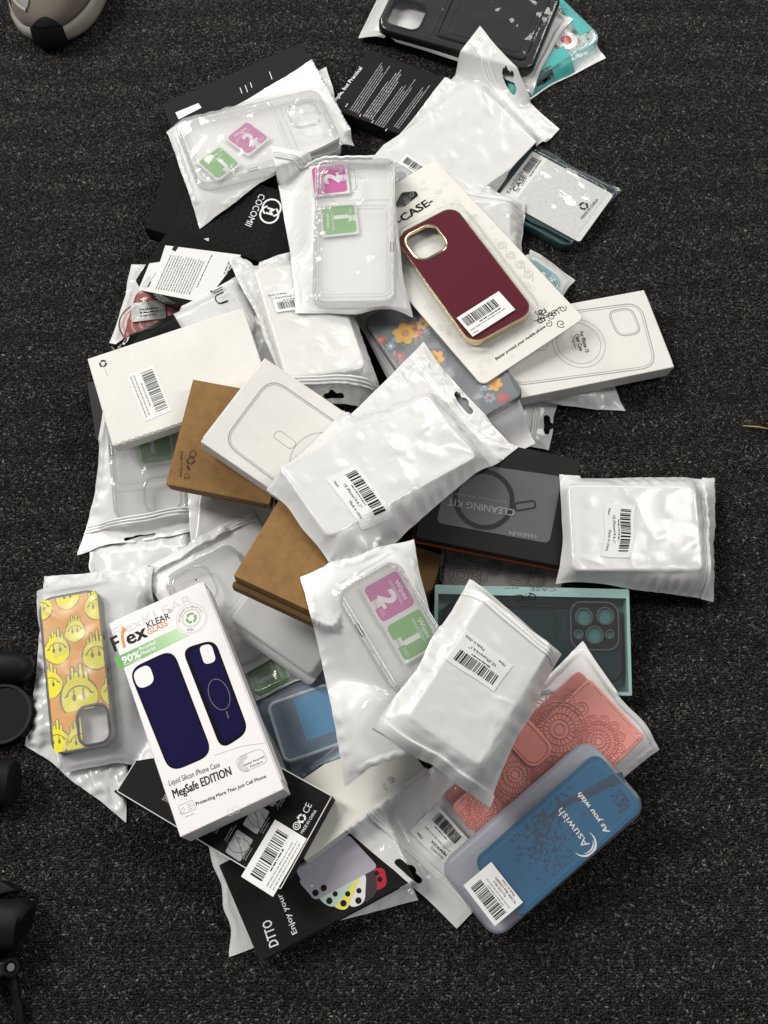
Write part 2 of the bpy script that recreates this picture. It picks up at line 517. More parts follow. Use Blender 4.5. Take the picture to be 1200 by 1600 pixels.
def settle(quad, foot=None, tref=0.0, tilt=.16, plane=None, lean=None):
    """quad: TL,TR,BR,BL pixels in the thing's own reading frame, lying tref above its base plane"""
    fixed = plane is not None
    plane = plane or (0, 0, 0)
    for it in range(5 if not fixed else 1):
        if fixed: break
        polys = []
        for q in (foot or [quad]):
            P = np.array([hit(p, plane, tref) for p in q]); c = P.mean(0)
            polys.append(c+(P-c)*1.0)
        plane = rest_plane(polys, tilt, lean)
    if not fixed:
        for it in range(3):      # lift straight up until nothing below pokes through
            a, b, c = plane; need = -1e9
            for q in (foot or [quad]):
                P = np.array([hit(p, plane, tref) for p in q]); sl, m = inside(P)
                if m.any(): need = max(need, (HM[sl][m]-(a+b*GXX[sl][m]+c*GYY[sl][m])).max())
            plane = (a+max(need, -3.0), b, c)
    a, b, c = plane; plane = (a+.3, b, c)
    K = np.array([hit(p, plane, tref) for p in quad])
    u = (K[1]-K[0])+(K[2]-K[3]); v = (K[0]-K[3])+(K[1]-K[2])
    n = np.cross(u, v); n /= np.linalg.norm(n); u /= np.linalg.norm(u); v = np.cross(n, u)
    F = Frame(); F.plane = plane; F.u, F.v, F.n = u, v, n
    nz = np.array([-plane[1], -plane[2], 1.0]); nz /= np.linalg.norm(nz)
    F.c = K.mean(0)-n*tref
    F.R = np.stack([u, v, n], 1)
    F.W = (np.linalg.norm(K[1]-K[0])+np.linalg.norm(K[2]-K[3]))/2
    F.H = (np.linalg.norm(K[0]-K[3])+np.linalg.norm(K[1]-K[2]))/2
    F.q = np.array([F.R.T@(k-F.c) for k in K])[:, :2]
    def L(p, z=None):
        z = tref if z is None else z
        r = ray(p); o = F.R.T@(CAM-F.c); d = F.R.T@r
        t = (z-o[2])/d[2]
        return (o+d*t)[:2]
    F.L = L
    F.w = lambda P: np.asarray(P)@F.R.T+F.c
    F.inv = lambda P: (np.asarray(P)-F.c)@F.R
    return F
def raise_poly(F, outline, z):
    """the thing's top surface becomes part of the pile that later things rest on"""
    P = F.w(np.c_[np.asarray(outline)[:, :2], np.full(len(outline), z)])
    sl, m = inside(P)
    a, b, c = F.plane; top = a+b*GXX[sl]+c*GYY[sl]+z/max(.5, F.n[2])
    HM[sl] = np.where(m, np.maximum(HM[sl], top), HM[sl])
def thing(name, label, cat, F, group=None, off=(0, 0, 0), rot=0):
    o = bpy.data.objects.new(name, None); COL.objects.link(o)
    o.empty_display_size = .02
    c = F.w(np.array(off, float)); ca, sa = math.cos(rot), math.sin(rot)
    R = F.R@np.array([[ca, -sa, 0], [sa, ca, 0], [0, 0, 1]])
    M = Matrix(R.tolist()).to_4x4(); M.translation = Vector((c*.001).tolist())
    o.matrix_world = M
    o['label'] = label; o['category'] = cat
    if group: o['group'] = group
    return o
def tag(o, label, cat, group=None):
    o['label'] = label; o['category'] = cat
    if group: o['group'] = group
    return o
def rectfit(F, q, z):
    K = np.array([F.L(p, z) for p in q])
    u = (K[1]-K[0])+(K[2]-K[3])
    w = (np.linalg.norm(K[1]-K[0])+np.linalg.norm(K[2]-K[3]))/2
    l = (np.linalg.norm(K[0]-K[3])+np.linalg.norm(K[1]-K[2]))/2
    c = K.mean(0)
    return c[0], c[1], w, l, math.atan2(u[1], u[0])
# ------------------------------------------------------------------ soft bags: a small cloth solver
def rdist(X, Y, c):
    """signed distance to the rounded rectangle of a content (cx,cy,w,l,ang,r,t)"""
    cx, cy, w, l, a, r, t = c
    dx, dy = X-cx, Y-cy; ca, sa = math.cos(a), math.sin(a)
    px, py = np.abs(dx*ca+dy*sa), np.abs(-dx*sa+dy*ca)
    qx, qy = px-(w/2-r), py-(l/2-r)
    return np.hypot(np.maximum(qx, 0), np.maximum(qy, 0))+np.minimum(np.maximum(qx, qy), 0)-r
def profile(X, Y, cs, soft):
    h = np.zeros_like(X)
    for c in cs:
        d = rdist(X, Y, c)
        q = np.clip(-d/soft, 0, 1)
        h = np.maximum(h, c[6]*np.sqrt(np.clip(1-(1-q)**2, 0, 1)))
    return h
def smooth_noise(sh, cells, r):
    a = r.randn(cells[0]+3, cells[1]+3)
    y = np.linspace(0, cells[0], sh[0]); x = np.linspace(0, cells[1], sh[1])
    i, j = y.astype(int), x.astype(int); v, u = (y-i)[:, None], (x-j)[None]
    u, v = u*u*(3-2*u), v*v*(3-2*v)
    A = lambda p, q: a[np.ix_(i+p, j+q)]
    return (A(0, 0)*(1-u)+A(0, 1)*u)*(1-v)+(A(1, 0)*(1-u)+A(1, 1)*u)*v
def cloth(X, Y, cs, slack, seed, iters=130, puff=0.0, soft=3.0, stiff=.25, hold=.25, puff2=.4, flatten=.6, crumple=1.0, cell=1.8, flats=()):
    r = np.random.RandomState(seed); ny, nx = X.shape
    d = np.full(X.shape, 1e9); t = 0
    for c in cs:
        d = np.minimum(d, rdist(X, Y, c)); t = max(t, c[6])
    Z = t*np.clip(1-d/16, 0, 1)+1.0+.7*smooth_noise(X.shape, (max(3, ny//7), max(3, nx//7)), r)+.35*smooth_noise(X.shape, (max(4, ny//3), max(4, nx//3)), r)
    P = np.stack([X, Y, np.maximum(Z, .3)], 2)
    P0 = P.copy(); edge = np.zeros(X.shape, bool); edge[0] = edge[-1] = True; edge[:, 0] = edge[:, -1] = True
    P[edge, 2] = .3
    ii, jj = np.mgrid[0:ny, 0:nx]; eb = np.minimum(np.minimum(ii, ny-1-ii), np.minimum(jj, nx-1-jj))*cell
    S = 1+(slack-1)*(np.where(d < -4, .45, 1.0)*(1+.5*smooth_noise(X.shape, (4, 3), r))+1.0*np.clip(1-eb/16, 0, 1))
    flat0 = np.stack([X, Y, 0*X], 2)
    def rest(di, dj):
        a = flat0[max(0, -di):ny-max(0, di), max(0, -dj):nx-max(0, dj)]
        b = flat0[max(0, di):ny+min(0, di) or ny, max(0, dj):nx+min(0, dj) or nx]
        return a, b
    offs = [(0, 1, 1.0), (1, 0, 1.0), (1, 1, .5), (1, -1, .5), (0, 2, stiff), (2, 0, stiff), (0, 4, stiff*.3), (4, 0, stiff*.3)]
    def views(A, di, dj):
        if dj >= 0: return A[:ny-di, :nx-dj], A[di:, dj:]
        return A[:ny-di, -dj:], A[di:, :nx+dj]
    R = []
    for di, dj, k in offs:
        a, b = views(flat0, di, dj); sa, sb = views(S, di, dj)
        R.append(np.linalg.norm(b-a, axis=2)*(sa+sb)/2)
    cnt = np.zeros(X.shape)
    g = .05
    for it in range(iters):
        P[..., 2] -= g
        if puff:
            ph = it/iters; f = 1 if ph < .45 else max(puff2, 1-(ph-.45)*3.2)
            P[..., 2] += np.where(edge, 0, puff*f)
        for (di, dj, k), L in zip(offs, R):
            a, b = views(P, di, dj)
            dv = b-a; ln = np.sqrt((dv*dv).sum(2))+1e-9
            s = (k*.42*(ln-L)/ln)
            if abs(di)+abs(dj) >= 2 and di*dj == 0: s = np.minimum(s, 0)*1.0   # bending only resists folding
            s = s[..., None]*dv
            D = np.zeros_like(P); da, db = views(D, di, dj)
            da += s*.5; db -= s*.5
            P += D
        h = profile(P[..., 0], P[..., 1], cs, soft)
        P[..., 2] = np.maximum(P[..., 2], np.maximum(h+.25, .3))
        P[edge, :2] += (P0[edge, :2]-P[edge, :2])*hold
        P[edge, 2] = np.minimum(P[edge, 2], .9)
    for _ in range(1):     # a light smoothing of grid-scale buckles
        Q = P.copy()
        Q[1:-1, 1:-1] = P[1:-1, 1:-1]*.5+(P[:-2, 1:-1]+P[2:, 1:-1]+P[1:-1, :-2]+P[1:-1, 2:])*.125
        P = Q
    zs = blur3(P[..., 2], 26); k = np.clip((-d-4)/6, 0, 1)*flatten
    P[..., 2] += (zs-P[..., 2])*k
    # crumpled film: facets with sharp folds, strongest in the slack margins and at the corners
    mm = np.array(X.shape)*cell
    def fold(size, seed2):
        r2 = np.random.RandomState(seed*17+seed2); c_ = (max(3, int(mm[0]/size)), max(3, int(mm[1]/size)))
        return np.abs(smooth_noise(X.shape, c_, r2))
    eb2 = np.minimum(np.minimum(ii, ny-1-ii), np.minimum(jj, nx-1-jj))*cell
    cr = (fold(38, 1)*1.7+fold(19, 2)*.9+fold(10, 3)*.4)
    cr = cr-blur3(cr, 40)*.8
    r3 = np.random.RandomState(seed*31+9)
    patch = np.clip(.45+.75*smooth_noise(X.shape, (3, 3), r3), .05, 1.7)
    amp = np.where(d > 0, crumple, crumple*(.12+.5*np.exp(np.minimum(d, 0)/6)))*np.clip(eb2/5+.12, 0, 1)*patch
    # long taut creases running off the corners and edges of what is inside
    line = np.zeros(X.shape)
    for c in cs[:1]:
        ca_, sa_ = math.cos(c[4]), math.sin(c[4])
        for n_ in range(int(16*min(1.5, crumple)+4)):
            if r3.rand() < .5: lx, ly = (c[2]/2)*r3.choice((-1, 1)), (c[3]/2)*r3.choice((-1, 1))
            else: lx, ly = (c[2]/2)*r3.uniform(-1, 1), (c[3]/2)*r3.choice((-1, 1)); lx, ly = (lx, ly) if r3.rand() < .4 else (c[2]/2*r3.choice((-1, 1)), c[3]/2*r3.uniform(-1, 1))
            ox, oy = c[0]+lx*ca_-ly*sa_, c[1]+lx*sa_+ly*ca_
            th = r3.uniform(0, 2*PI); L_ = r3.uniform(14, 48); wd = r3.uniform(1.3, 2.8)
            ux, uy = math.cos(th), math.sin(th)
            al = (X-ox)*ux+(Y-oy)*uy; pe = -(X-ox)*uy+(Y-oy)*ux+.02*al**2*r3.uniform(-.6, .6)
            t_ = np.clip(al/L_, 0, 1); env = np.where((al > 0) & (al < L_), np.sin(PI*t_)**.7, 0)
            line += env*np.exp(-np.abs(pe)/wd)*r3.choice((1, 1, -.6))*r3.uniform(.35, 1.0)
    fw = np.zeros(X.shape)
    for fx, fy, fr in flats: fw = np.maximum(fw, np.clip(1.6-np.hypot(P[..., 0]-fx, P[..., 1]-fy)/fr, 0, 1))
    P[..., 2] += (blur3(P[..., 2], 60)-P[..., 2])*fw
    P[..., 2] += (line*min(1.4, crumple)*.8*np.clip(eb2/6, 0, 1)+cr*amp)*(1-.93*fw)
    h = profile(P[..., 0], P[..., 1], cs, soft)
    P[..., 2] = np.maximum(P[..., 2], h+.2)
    return P
def blur3(M, n):
    for _ in range(n):
        Q = M.copy()
        Q[1:-1, 1:-1] = (M[1:-1, 1:-1]*2+M[:-2, 1:-1]+M[2:, 1:-1]+M[1:-1, :-2]+M[1:-1, 2:])/6
        M = Q
    return M
def grid_faces(ny, nx, keep=None, flip=False):
    F = []
    for j in range(ny-1):
        for i in range(nx-1):
            if keep is not None and not keep[j, i]: continue
            q = (j*nx+i, j*nx+i+1, (j+1)*nx+i+1, (j+1)*nx+i)
            F.append(q[::-1] if flip else q)
    return F

class Bag: pass
def bag(name, label, cat, quad, contents=(), front='white_film', back=None, group=None, seal=None, hole=None,
        flap=None, slack=1.03, seed=1, droop=18, tilt=.16, puff=.07, soft=1.8, cell=1.45, bulk=True, hold=.15, stiff=1.0, iters=220, thick=3, plane=None, spread=30, ridges=3, puff2=.25, flatten=.6, crumple=1.3, label_at=()):
    """contents: dicts q (pixel quad at its own top), t thickness, r corner radius"""
    foot = [c['q'] for c in contents if c.get('bulk', 1)] or None
    F = settle(quad, foot, 1.0, tilt, plane)
    B = Bag(); B.F = F
    cs = []
    for c in contents:
        cx, cy, w, l, a = rectfit(F, c['q'], c['t'])
        w = c.get('w', w); l = c.get('l', l)
        cs.append((cx, cy, w, l, a, c.get('r', 6), c['t']))
    B.cs = cs
    q = F.q; W, Hh = F.W, F.H
    nx, ny = max(8, int(W/cell)), max(8, int(Hh/cell))
    s, t = np.meshgrid(np.linspace(0, 1, nx), np.linspace(0, 1, ny))
    bil = lambda s, t: (q[3][None, None]*((1-s)*(1-t))[..., None]+q[2]*(s*(1-t))[..., None]+q[1]*(s*t)[..., None]+q[0]*((1-s)*t)[..., None])
    XY = bil(s, t)
    rn = np.random.RandomState(seed+500); fade = np.minimum(1, 4*np.minimum(s, 1-s)+.35)
    XY[..., 0] += 1.0*smooth_noise(s.shape, (5, 3), rn)-2.6*(2*s-1)*np.sin(PI*t)**.8
    XY[..., 1] += 1.0*smooth_noise(s.shape, (4, 4), rn)-1.6*(2*t-1)*np.sin(PI*s)**.8
    P = cloth(XY[..., 0], XY[..., 1], cs, slack, seed, iters, puff, soft, stiff, hold, puff2, flatten, crumple, cell, [(*F.L(p_, max([c_[6] for c_ in cs]+[1])), 19) for p_ in label_at])
    # drape the margin over whatever already lies there
    Hd = HM
    Wd = F.w(P.reshape(-1, 3)).reshape(P.shape)
    d = np.full(s.shape, 1e9)
    for c in cs: d = np.minimum(d, rdist(P[..., 0], P[..., 1], c))
    if not cs: d = np.full(s.shape, 40.0)
    w = np.clip(d/spread, 0, 1); w = w*w*(3-2*w)
    hs = blur3(hsample(Wd[..., 0], Wd[..., 1]), 2)
    baseZ = F.plane[0]+F.plane[1]*Wd[..., 0]+F.plane[2]*Wd[..., 1]
    dz = np.clip(hs+.5-baseZ, -droop, 60)*np.where(d > 0, np.where(hs > baseZ, np.clip(d/8, 0, 1), w), 0)
    if cs: dz = np.where(d > 0, dz, 0)
    dz = blur3(dz, 10)
    Wd[..., 2] += dz
    lowest = hsample(Wd[..., 0], Wd[..., 1])
    if not cs: Wd[..., 2] = np.maximum(Wd[..., 2], lowest+.6)
    else:
        lift = np.maximum(0, lowest+.5-Wd[..., 2])*np.clip(d/6, 0, 1)
        Wd[..., 2] += blur3(lift, 2)
        Wd[..., 2] = np.where(d > .5, np.maximum(Wd[..., 2], lowest+.45), Wd[..., 2])
    Pl = F.inv(Wd.reshape(-1, 3)).reshape(P.shape)
    B.P, B.W, B.H = Pl, W, Hh
    # surface sampler (rest coordinates in mm from the bag's middle)
    gN = np.cross(np.gradient(Pl, axis=1), np.gradient(Pl, axis=0)); gN /= np.linalg.norm(gN, axis=2, keepdims=True)+1e-9
    def samp(S, T, off=0.0):
        fx = np.clip(S, 0, 1)*(nx-1.0001); fy = np.clip(T, 0, 1)*(ny-1.0001)
        i, j = fx.astype(int), fy.astype(int); u, v = (fx-i)[:, None], (fy-j)[:, None]
        f = lambda A: (A[j, i]*(1-u)+A[j, i+1]*u)*(1-v)+(A[j+1, i]*(1-u)+A[j+1, i+1]*u)*v
        return f(Pl)+f(gN)*np.reshape(off, (-1, 1) if np.ndim(off) else ())
    B.samp = samp
    # local plane xy -> (s,t) by nearest grid node of the deformed sheet
    flatP = Pl.reshape(-1, 3)[:, :2]
    def to_st(xy):
        xy = np.asarray(xy, float)[:, :2]; S = np.zeros(len(xy)); T = np.zeros(len(xy))
        for k, p in enumerate(xy):
            n = ((flatP-p)**2).sum(1).argmin(); j, i = divmod(n, nx)
            i0, i1, j0, j1 = max(i-1, 0), min(i+1, nx-1), max(j-1, 0), min(j+1, ny-1)
            A = np.stack([(Pl[j, i1]-Pl[j, i0])[:2]/(i1-i0), (Pl[j1, i]-Pl[j0, i])[:2]/(j1-j0)], 1)
            try: du = np.clip(np.linalg.solve(A, p-Pl[j, i, :2]), -1.2, 1.2)
            except Exception: du = (0, 0)
            S[k] = (i+du[0])/(nx-1); T[k] = (j+du[1])/(ny-1)
        return S, T
    def patch(cx, cy, ang):
        """a flat-printed patch that follows the film around (cx,cy): affine map into (s,t)"""
        S0, T0 = to_st([(cx, cy)])
        k = 12.0
        S1, T1 = to_st([(cx+k, cy), (cx-k, cy), (cx, cy+k), (cx, cy-k)])
        ds = ((S1[0]-S1[1])/(2*k), (S1[2]-S1[3])/(2*k)); dt = ((T1[0]-T1[1])/(2*k), (T1[2]-T1[3])/(2*k))
        ca, sa = math.cos(ang), math.sin(ang)
        def surf(xy, off):
            xy = np.asarray(xy, float); x = xy[:, 0]*ca-xy[:, 1]*sa; y = xy[:, 0]*sa+xy[:, 1]*ca
            return samp(S0[0]+x*ds[0]+y*ds[1], T0[0]+x*dt[0]+y*dt[1], off)
        return surf
    B.patch = patch
    root = thing(name, label, cat, F, group); B.root = root
    keep = None; s2, t2 = s.copy(), t.copy()
    if hole:
        hs_, ht_, ln, rad, ang = hole            # centre in (s,t), slot length, radius, direction along s (0) or t (1)
        X = (s-hs_)*W; Y = (t-ht_)*Hh
        if ang: X, Y = Y, X
        def sd(X, Y):
            dx = np.maximum(np.abs(X)-(ln/2-rad), 0)
            return np.minimum(np.hypot(dx, Y)-rad, np.hypot(X, Y-rad*.6)-rad*1.35)
        D = sd(X, Y); e = .05
        near = np.abs(D) < cell*.66
        X2, Y2, D2 = X.copy(), Y.copy(), D
        for _ in range(3):
            gxd = (sd(X2+e, Y2)-sd(X2-e, Y2))/(2*e); gyd = (sd(X2, Y2+e)-sd(X2, Y2-e))/(2*e)
            X2 = np.where(near, X2-D2*gxd, X2); Y2 = np.where(near, Y2-D2*gyd, Y2); D2 = sd(X2, Y2)
        inn = (D < -cell*.66) | near
        cellin = (D[:-1, :-1]+D[1:, :-1]+D[:-1, 1:]+D[1:, 1:])/4 < 0
        allin = (inn[:-1, :-1] & inn[1:, :-1] & inn[:-1, 1:] & inn[1:, 1:])
        keep = ~(cellin & allin)
        if ang: X2, Y2 = Y2, X2
        s2 = hs_+X2/W; t2 = ht_+Y2/Hh
    V = samp(s2.ravel(), t2.ravel())
    pb = PB(); pb.add(V, grid_faces(ny, nx, keep), front)
    Vb = V.copy(); lowZ = np.zeros(len(V))
    # back sheet: follows the base plane / the draped margin
    dzl = (dz).ravel()
    hh = P[..., 2].ravel()
    i_, j_ = np.mgrid[0:ny, 0:nx]; weld = np.clip(np.minimum(np.minimum(i_, ny-1-i_), np.minimum(j_, nx-1-j_))*cell/7, 0, 1).ravel()
    Vb = Vb-np.c_[np.zeros((len(V), 2)), np.maximum(hh-.3, 0)*weld+.3]
    Wb = F.w(Vb); lw_ = hsample(Wb[:, 0], Wb[:, 1])+.15; Wf = F.w(V)
    Wb[:, 2] = np.where(d.ravel() > .5, np.minimum(np.maximum(Wb[:, 2], lw_), np.maximum(Wf[:, 2]-.25, Wb[:, 2])), Wb[:, 2])
    Vb = F.inv(Wb)
    bk = PB(); bk.add(Vb, grid_faces(ny, nx, keep, True), back or front)
    bnd = [i for i in range(nx)]+[j*nx+nx-1 for j in range(1, ny)]+[(ny-1)*nx+i for i in range(nx-2, -1, -1)]+[j*nx for j in range(ny-2, 0, -1)]
    n = len(bnd)
    pb.add(np.concatenate([V[bnd], Vb[bnd]]), [(i, n+i, n+(i+1) % n, (i+1) % n) for i in range(n)], front)
    B.front = pb.build('front_film', root, True)
    B.back = bk.build('back_film', root, True)
    def band(side, inset, width, prof, m, nm, a0=.012, a1=.988):
        zb_ = PB(); K = int((W if side in 'tb' else Hh)/2)
        al = np.linspace(a0, a1, K); rows = []
        for o, z in prof:
            ins = inset+o*width
            if side == 't': S, T = al, np.full(K, 1-ins/Hh)
            elif side == 'b': S, T = al, np.full(K, ins/Hh)
            elif side == 'l': S, T = np.full(K, ins/W), al
            else: S, T = np.full(K, 1-ins/W), al
            rows.append(samp(S, T, z))
        V = np.concatenate(rows); Fc = []
        for k in range(len(prof)-1):
            for i in range(K-1):
                f = (k*K+i, k*K+i+1, (k+1)*K+i+1, (k+1)*K+i)
                Fc.append(f if side in 'br' and side == 'b' or side == 'r' else f[::-1])
        zb_.add(V, Fc, m)
        return zb_.build(nm, root, True)
    if seal:
        side, inset = seal[:2]
        w_ = 2.4*ridges; prof = []
        for k in range(ridges):
            c0 = (k+.5)/ridges
            for o, z in ((-.42, .1), (-.2, 1.0), (0, 1.35), (.2, 1.0), (.42, .1)): prof.append((c0+o/ridges, z))
        B.seal = band(side, inset, w_, prof, seal[2] if len(seal) > 2 else 'zip_white', 'zip_seal')
    if flap:
        side, inset, wd = flap[:3]
        prof = [(0, .1), (0.0, 2.2), (.08, 2.6), (.5, 2.3), (.92, 2.6), (1, 2.2), (1.0, .1)]
        B.flap = band(side, inset, wd, prof, front, 'folded_flap', .004, .996)
    # update the pile
    Wv = F.w(V)
    gi = np.clip(((Wv[:, 0]-GX0)/CELL).round().astype(int), 0, NXG-1); gj = np.clip(((Wv[:, 1]-GY0)/CELL).round().astype(int), 0, NYG-1)
    NEW = np.zeros_like(HM); np.maximum.at(NEW, (gj, gi), Wv[:, 2]+.2)
    Q = NEW.copy()
    for a_ in (-1, 0, 1):
        for b_ in (-1, 0, 1): Q = np.maximum(Q, np.roll(np.roll(NEW, a_, 0), b_, 1))
    np.maximum(HM, Q, out=HM)
    return B

def sticker(B, px, w, h, ang_px, parent, draw, nm='barcode_label', m='label_paper', r=1.5, surf=None, lift=.5, F=None, z=None):
    """paper label following a bag's film (B) or a given surface. px = centre pixel, ang_px = two pixels giving its baseline"""
    F = F or B.F
    z = z if z is not None else (max([c[6] for c in B.cs]+[1]) if B else 0)
    c = F.L(px, z); a, b = F.L(ang_px[0], z), F.L(ang_px[1], z)
    ang = math.atan2(b[1]-a[1], b[0]-a[0])
    pb = PB()
    if surf is None: sf = B.patch(c[0], c[1], ang)
    else:
        ca, sa = math.cos(ang), math.sin(ang)
        def sf(xy, off):
            xy = np.asarray(xy, float)
            return surf(np.stack([c[0]+xy[:, 0]*ca-xy[:, 1]*sa, c[1]+xy[:, 0]*sa+xy[:, 1]*ca], 1), off)
    ik = Ink(pb, sf, None, lift)
    sub = 22
    xs = np.linspace(-.5, .5, sub+1)
    V = [(x*w, y*h) for y in xs for x in xs]
    ik.put(V, grid_faces(sub+1, sub+1), m)
    ik.lift = lift+.12
    if draw: draw(ik, w, h)
    return pb.build(nm, parent)
def std_label(seed, w=46, h=27, lines=('New', 'YE iPhone14-6.1"', 'Made in china')):
    def draw(k, w, h):
        k.barcode(0, h*.20, w*.82, h*.34, seed=seed)
        k.greek(-w*.2, -h*.03, w*.4, 1, 1, 1.1, 'ink', seed=seed, ragged=.05)
        k.text(lines[1], -w*.28, -h*.22, 3.4, 'ink')
        k.text(lines[0], -w*.40, -h*.38, 3.0, 'ink'); k.text(lines[2], w*.02, -h*.38, 3.0, 'ink')
    return draw

# ------------------------------------------------------------------ rigid things
class Rigid: pass
def carton(name, label, cat, quad, T, m, side=None, group=None, tilt=.16, bev=.7, part='box_body', seed=0, dent=0, plane=None, foot=None, lean=None):
    F = settle(quad, foot, T, tilt, plane, lean)
    C = Rigid(); C.F = F; C.T = T; C.W, C.H = F.W, F.H; C.mat = m
    root = thing(name, label, cat, F, group); C.root = root
    pb = PB(); o = rr(F.W, F.H, .8, 2)
    slab(pb, o, 0, T, m, bev=bev, side=side)
    C.pb = pb; C.surf = flat(T); C.part = part
    C.ink = Ink(pb, C.surf, F.L, .12)
    raise_poly(F, rr(F.W+5, F.H+5, .8, 2), T)
    return C
WEAR = {'carton_white': 'scuff', 'carton_cream': 'scuff', 'carton_cool': 'scuff', 'kraft': 'kraft_worn', 'carton_black': 'worn_black', 'carton_dark': 'worn_black', 'kit_black': 'worn_black', 'carton_grey': 'worn_black'}
def finish(C, smooth=False):
    r = random.Random(int(C.W*97+C.H*13)); m = WEAR.get(C.mat)
    k = Ink(C.pb, C.surf, None, .05)
    for i in range(34 if m else 0):          # rubbed edges and small scuffs
        W, H = C.W/2-1.0, C.H/2-1.0
        if i < 26:
            t = r.uniform(-1, 1)*(1 if r.random() < .4 else .97)
            if r.random() < .35: t = math.copysign(1-abs(r.gauss(0, .03)), t)
            t = max(-1, min(1, t)); x, y = ((t*W, r.choice((-1, 1))*(H-.1)) if r.random() < .5 else (r.choice((-1, 1))*(W-.1), t*H))
            l_, w_ = r.uniform(.8, 3.6), r.uniform(.25, .7); an = 0 if abs(y) > H-.5 else PI/2
            x = max(-W+l_/2, min(W-l_/2, x)) if an == 0 else x; y = max(-H+l_/2, min(H-l_/2, y)) if an else y
        else: x, y, l_, w_, an = r.uniform(-W, W)*.9, r.uniform(-H, H)*.9, r.uniform(1, 5), r.uniform(.12, .3), r.random()*3
        n_ = 9; pts = [(x+(l_/2*math.cos(a)*math.cos(an)-w_/2*math.sin(a)*math.sin(an))*r.uniform(.6, 1), y+(l_/2*math.cos(a)*math.sin(an)+w_/2*math.sin(a)*math.cos(an))*r.uniform(.6, 1)) for a in np.linspace(0, 2*PI, n_, endpoint=False)]
        k.poly(pts, m, .001*i)
    C.body = C.pb.build(C.part, C.root, smooth)
    return C.body
def seam_flap(C, side, m, frac=.9, inset=2.0, depth=None, z=None):
    """tuck flap standing 0.6 mm proud on one end wall"""
    pb = PB(); W, H, T = C.W, C.H, C.T
    w = (W if side in 'tb' else H)*frac
    a = np.array([(-w/2, inset), (w/2, inset), (w/2, T-inset*.6), (-w/2, T-inset*.6)])
    V = []
    for (x, z) in a:
        for o in (0.05, .7):
            if side == 'b': V.append((x, -H/2-o, z))
            elif side == 't': V.append((x, H/2+o, z))
            elif side == 'l': V.append((-W/2-o, x, z))
            else: V.append((W/2+o, x, z))
    Fc = [(1, 3, 5, 7), (0, 1, 7, 6), (0, 2, 3, 1), (2, 4, 5, 3), (4, 6, 7, 5)]
    if side in 'tl': Fc = [f[::-1] for f in Fc]
    pb.add(V, Fc, m)
    return pb.build('tuck_flap', C.root)

def phone_case(label, F, c, mats, T=11, rad=14, cam=None, cat='phone case', group=None, z0=.4, lip=1.2, ports=True, panel_z=None, draw=None, panel_t=1.6, name='phone_case', camframe=True, cam_mat=None, lens=0, wall=2.6):
    """a phone case lying back up. c = (cx,cy,w,l,ang) in the frame's plane; cam = (cx,cy,w,h,r) in the case's own mm"""
    cx, cy, w, l, ang = c[:5]
    root = thing(name, label, cat, F, group, (cx, cy, z0), ang)
    C = Rigid(); C.root = root; C.w, C.l, C.T = w, l, T
    body, rim = mats[:2]; frame_m = cam_mat or rim
    pz = T-.5 if panel_z is None else panel_z
    holes = []
    if cam: ho = rr(cam[2], cam[3], cam[4], 6, cam[0], cam[1]); holes = [ho]
    pb = PB(); slab(pb, rr(w-wall*1.4, l-wall*1.4, rad-wall*.7, 7), pz-panel_t, pz, body, holes)
    C.pb = pb; C.surf = flat(pz)
    def L(p): 
        q = F.L(p, z0+pz)-np.array([cx, cy]); ca, sa = math.cos(ang), math.sin(ang)
        return np.array([q[0]*ca+q[1]*sa, -q[0]*sa+q[1]*ca])
    C.ink = Ink(pb, C.surf, L, .15)
    if draw: draw(C.ink, C)
    C.panel = pb.build('back_panel', root)
    rb = PB(); hw = wall/2
    prof = []
    for k in range(12):
        a = 2*PI*k/12
        x, z = math.cos(a), math.sin(a)
        prof.append((hw*np.sign(x)*abs(x)**.6, T/2+T/2*np.sign(z)*abs(z)**.45))
    sweep(rb, rr(w-wall, l-wall, rad-hw, 9), prof, rim)
    C.rim = rb.build('bumper_rim', root, True, 50)
    if cam and camframe:
        fb = PB()
        sweep(fb, rr(cam[2], cam[3], cam[4], 8, cam[0], cam[1]), [(-.2, pz-panel_t), (1.6, pz-panel_t), (2.0, pz+.5), (1.2, pz+1.2), (.2, pz+1.2), (-.2, pz+.6)], frame_m)
        C.cam = fb.build('camera_frame', root, True, 50)
    return C

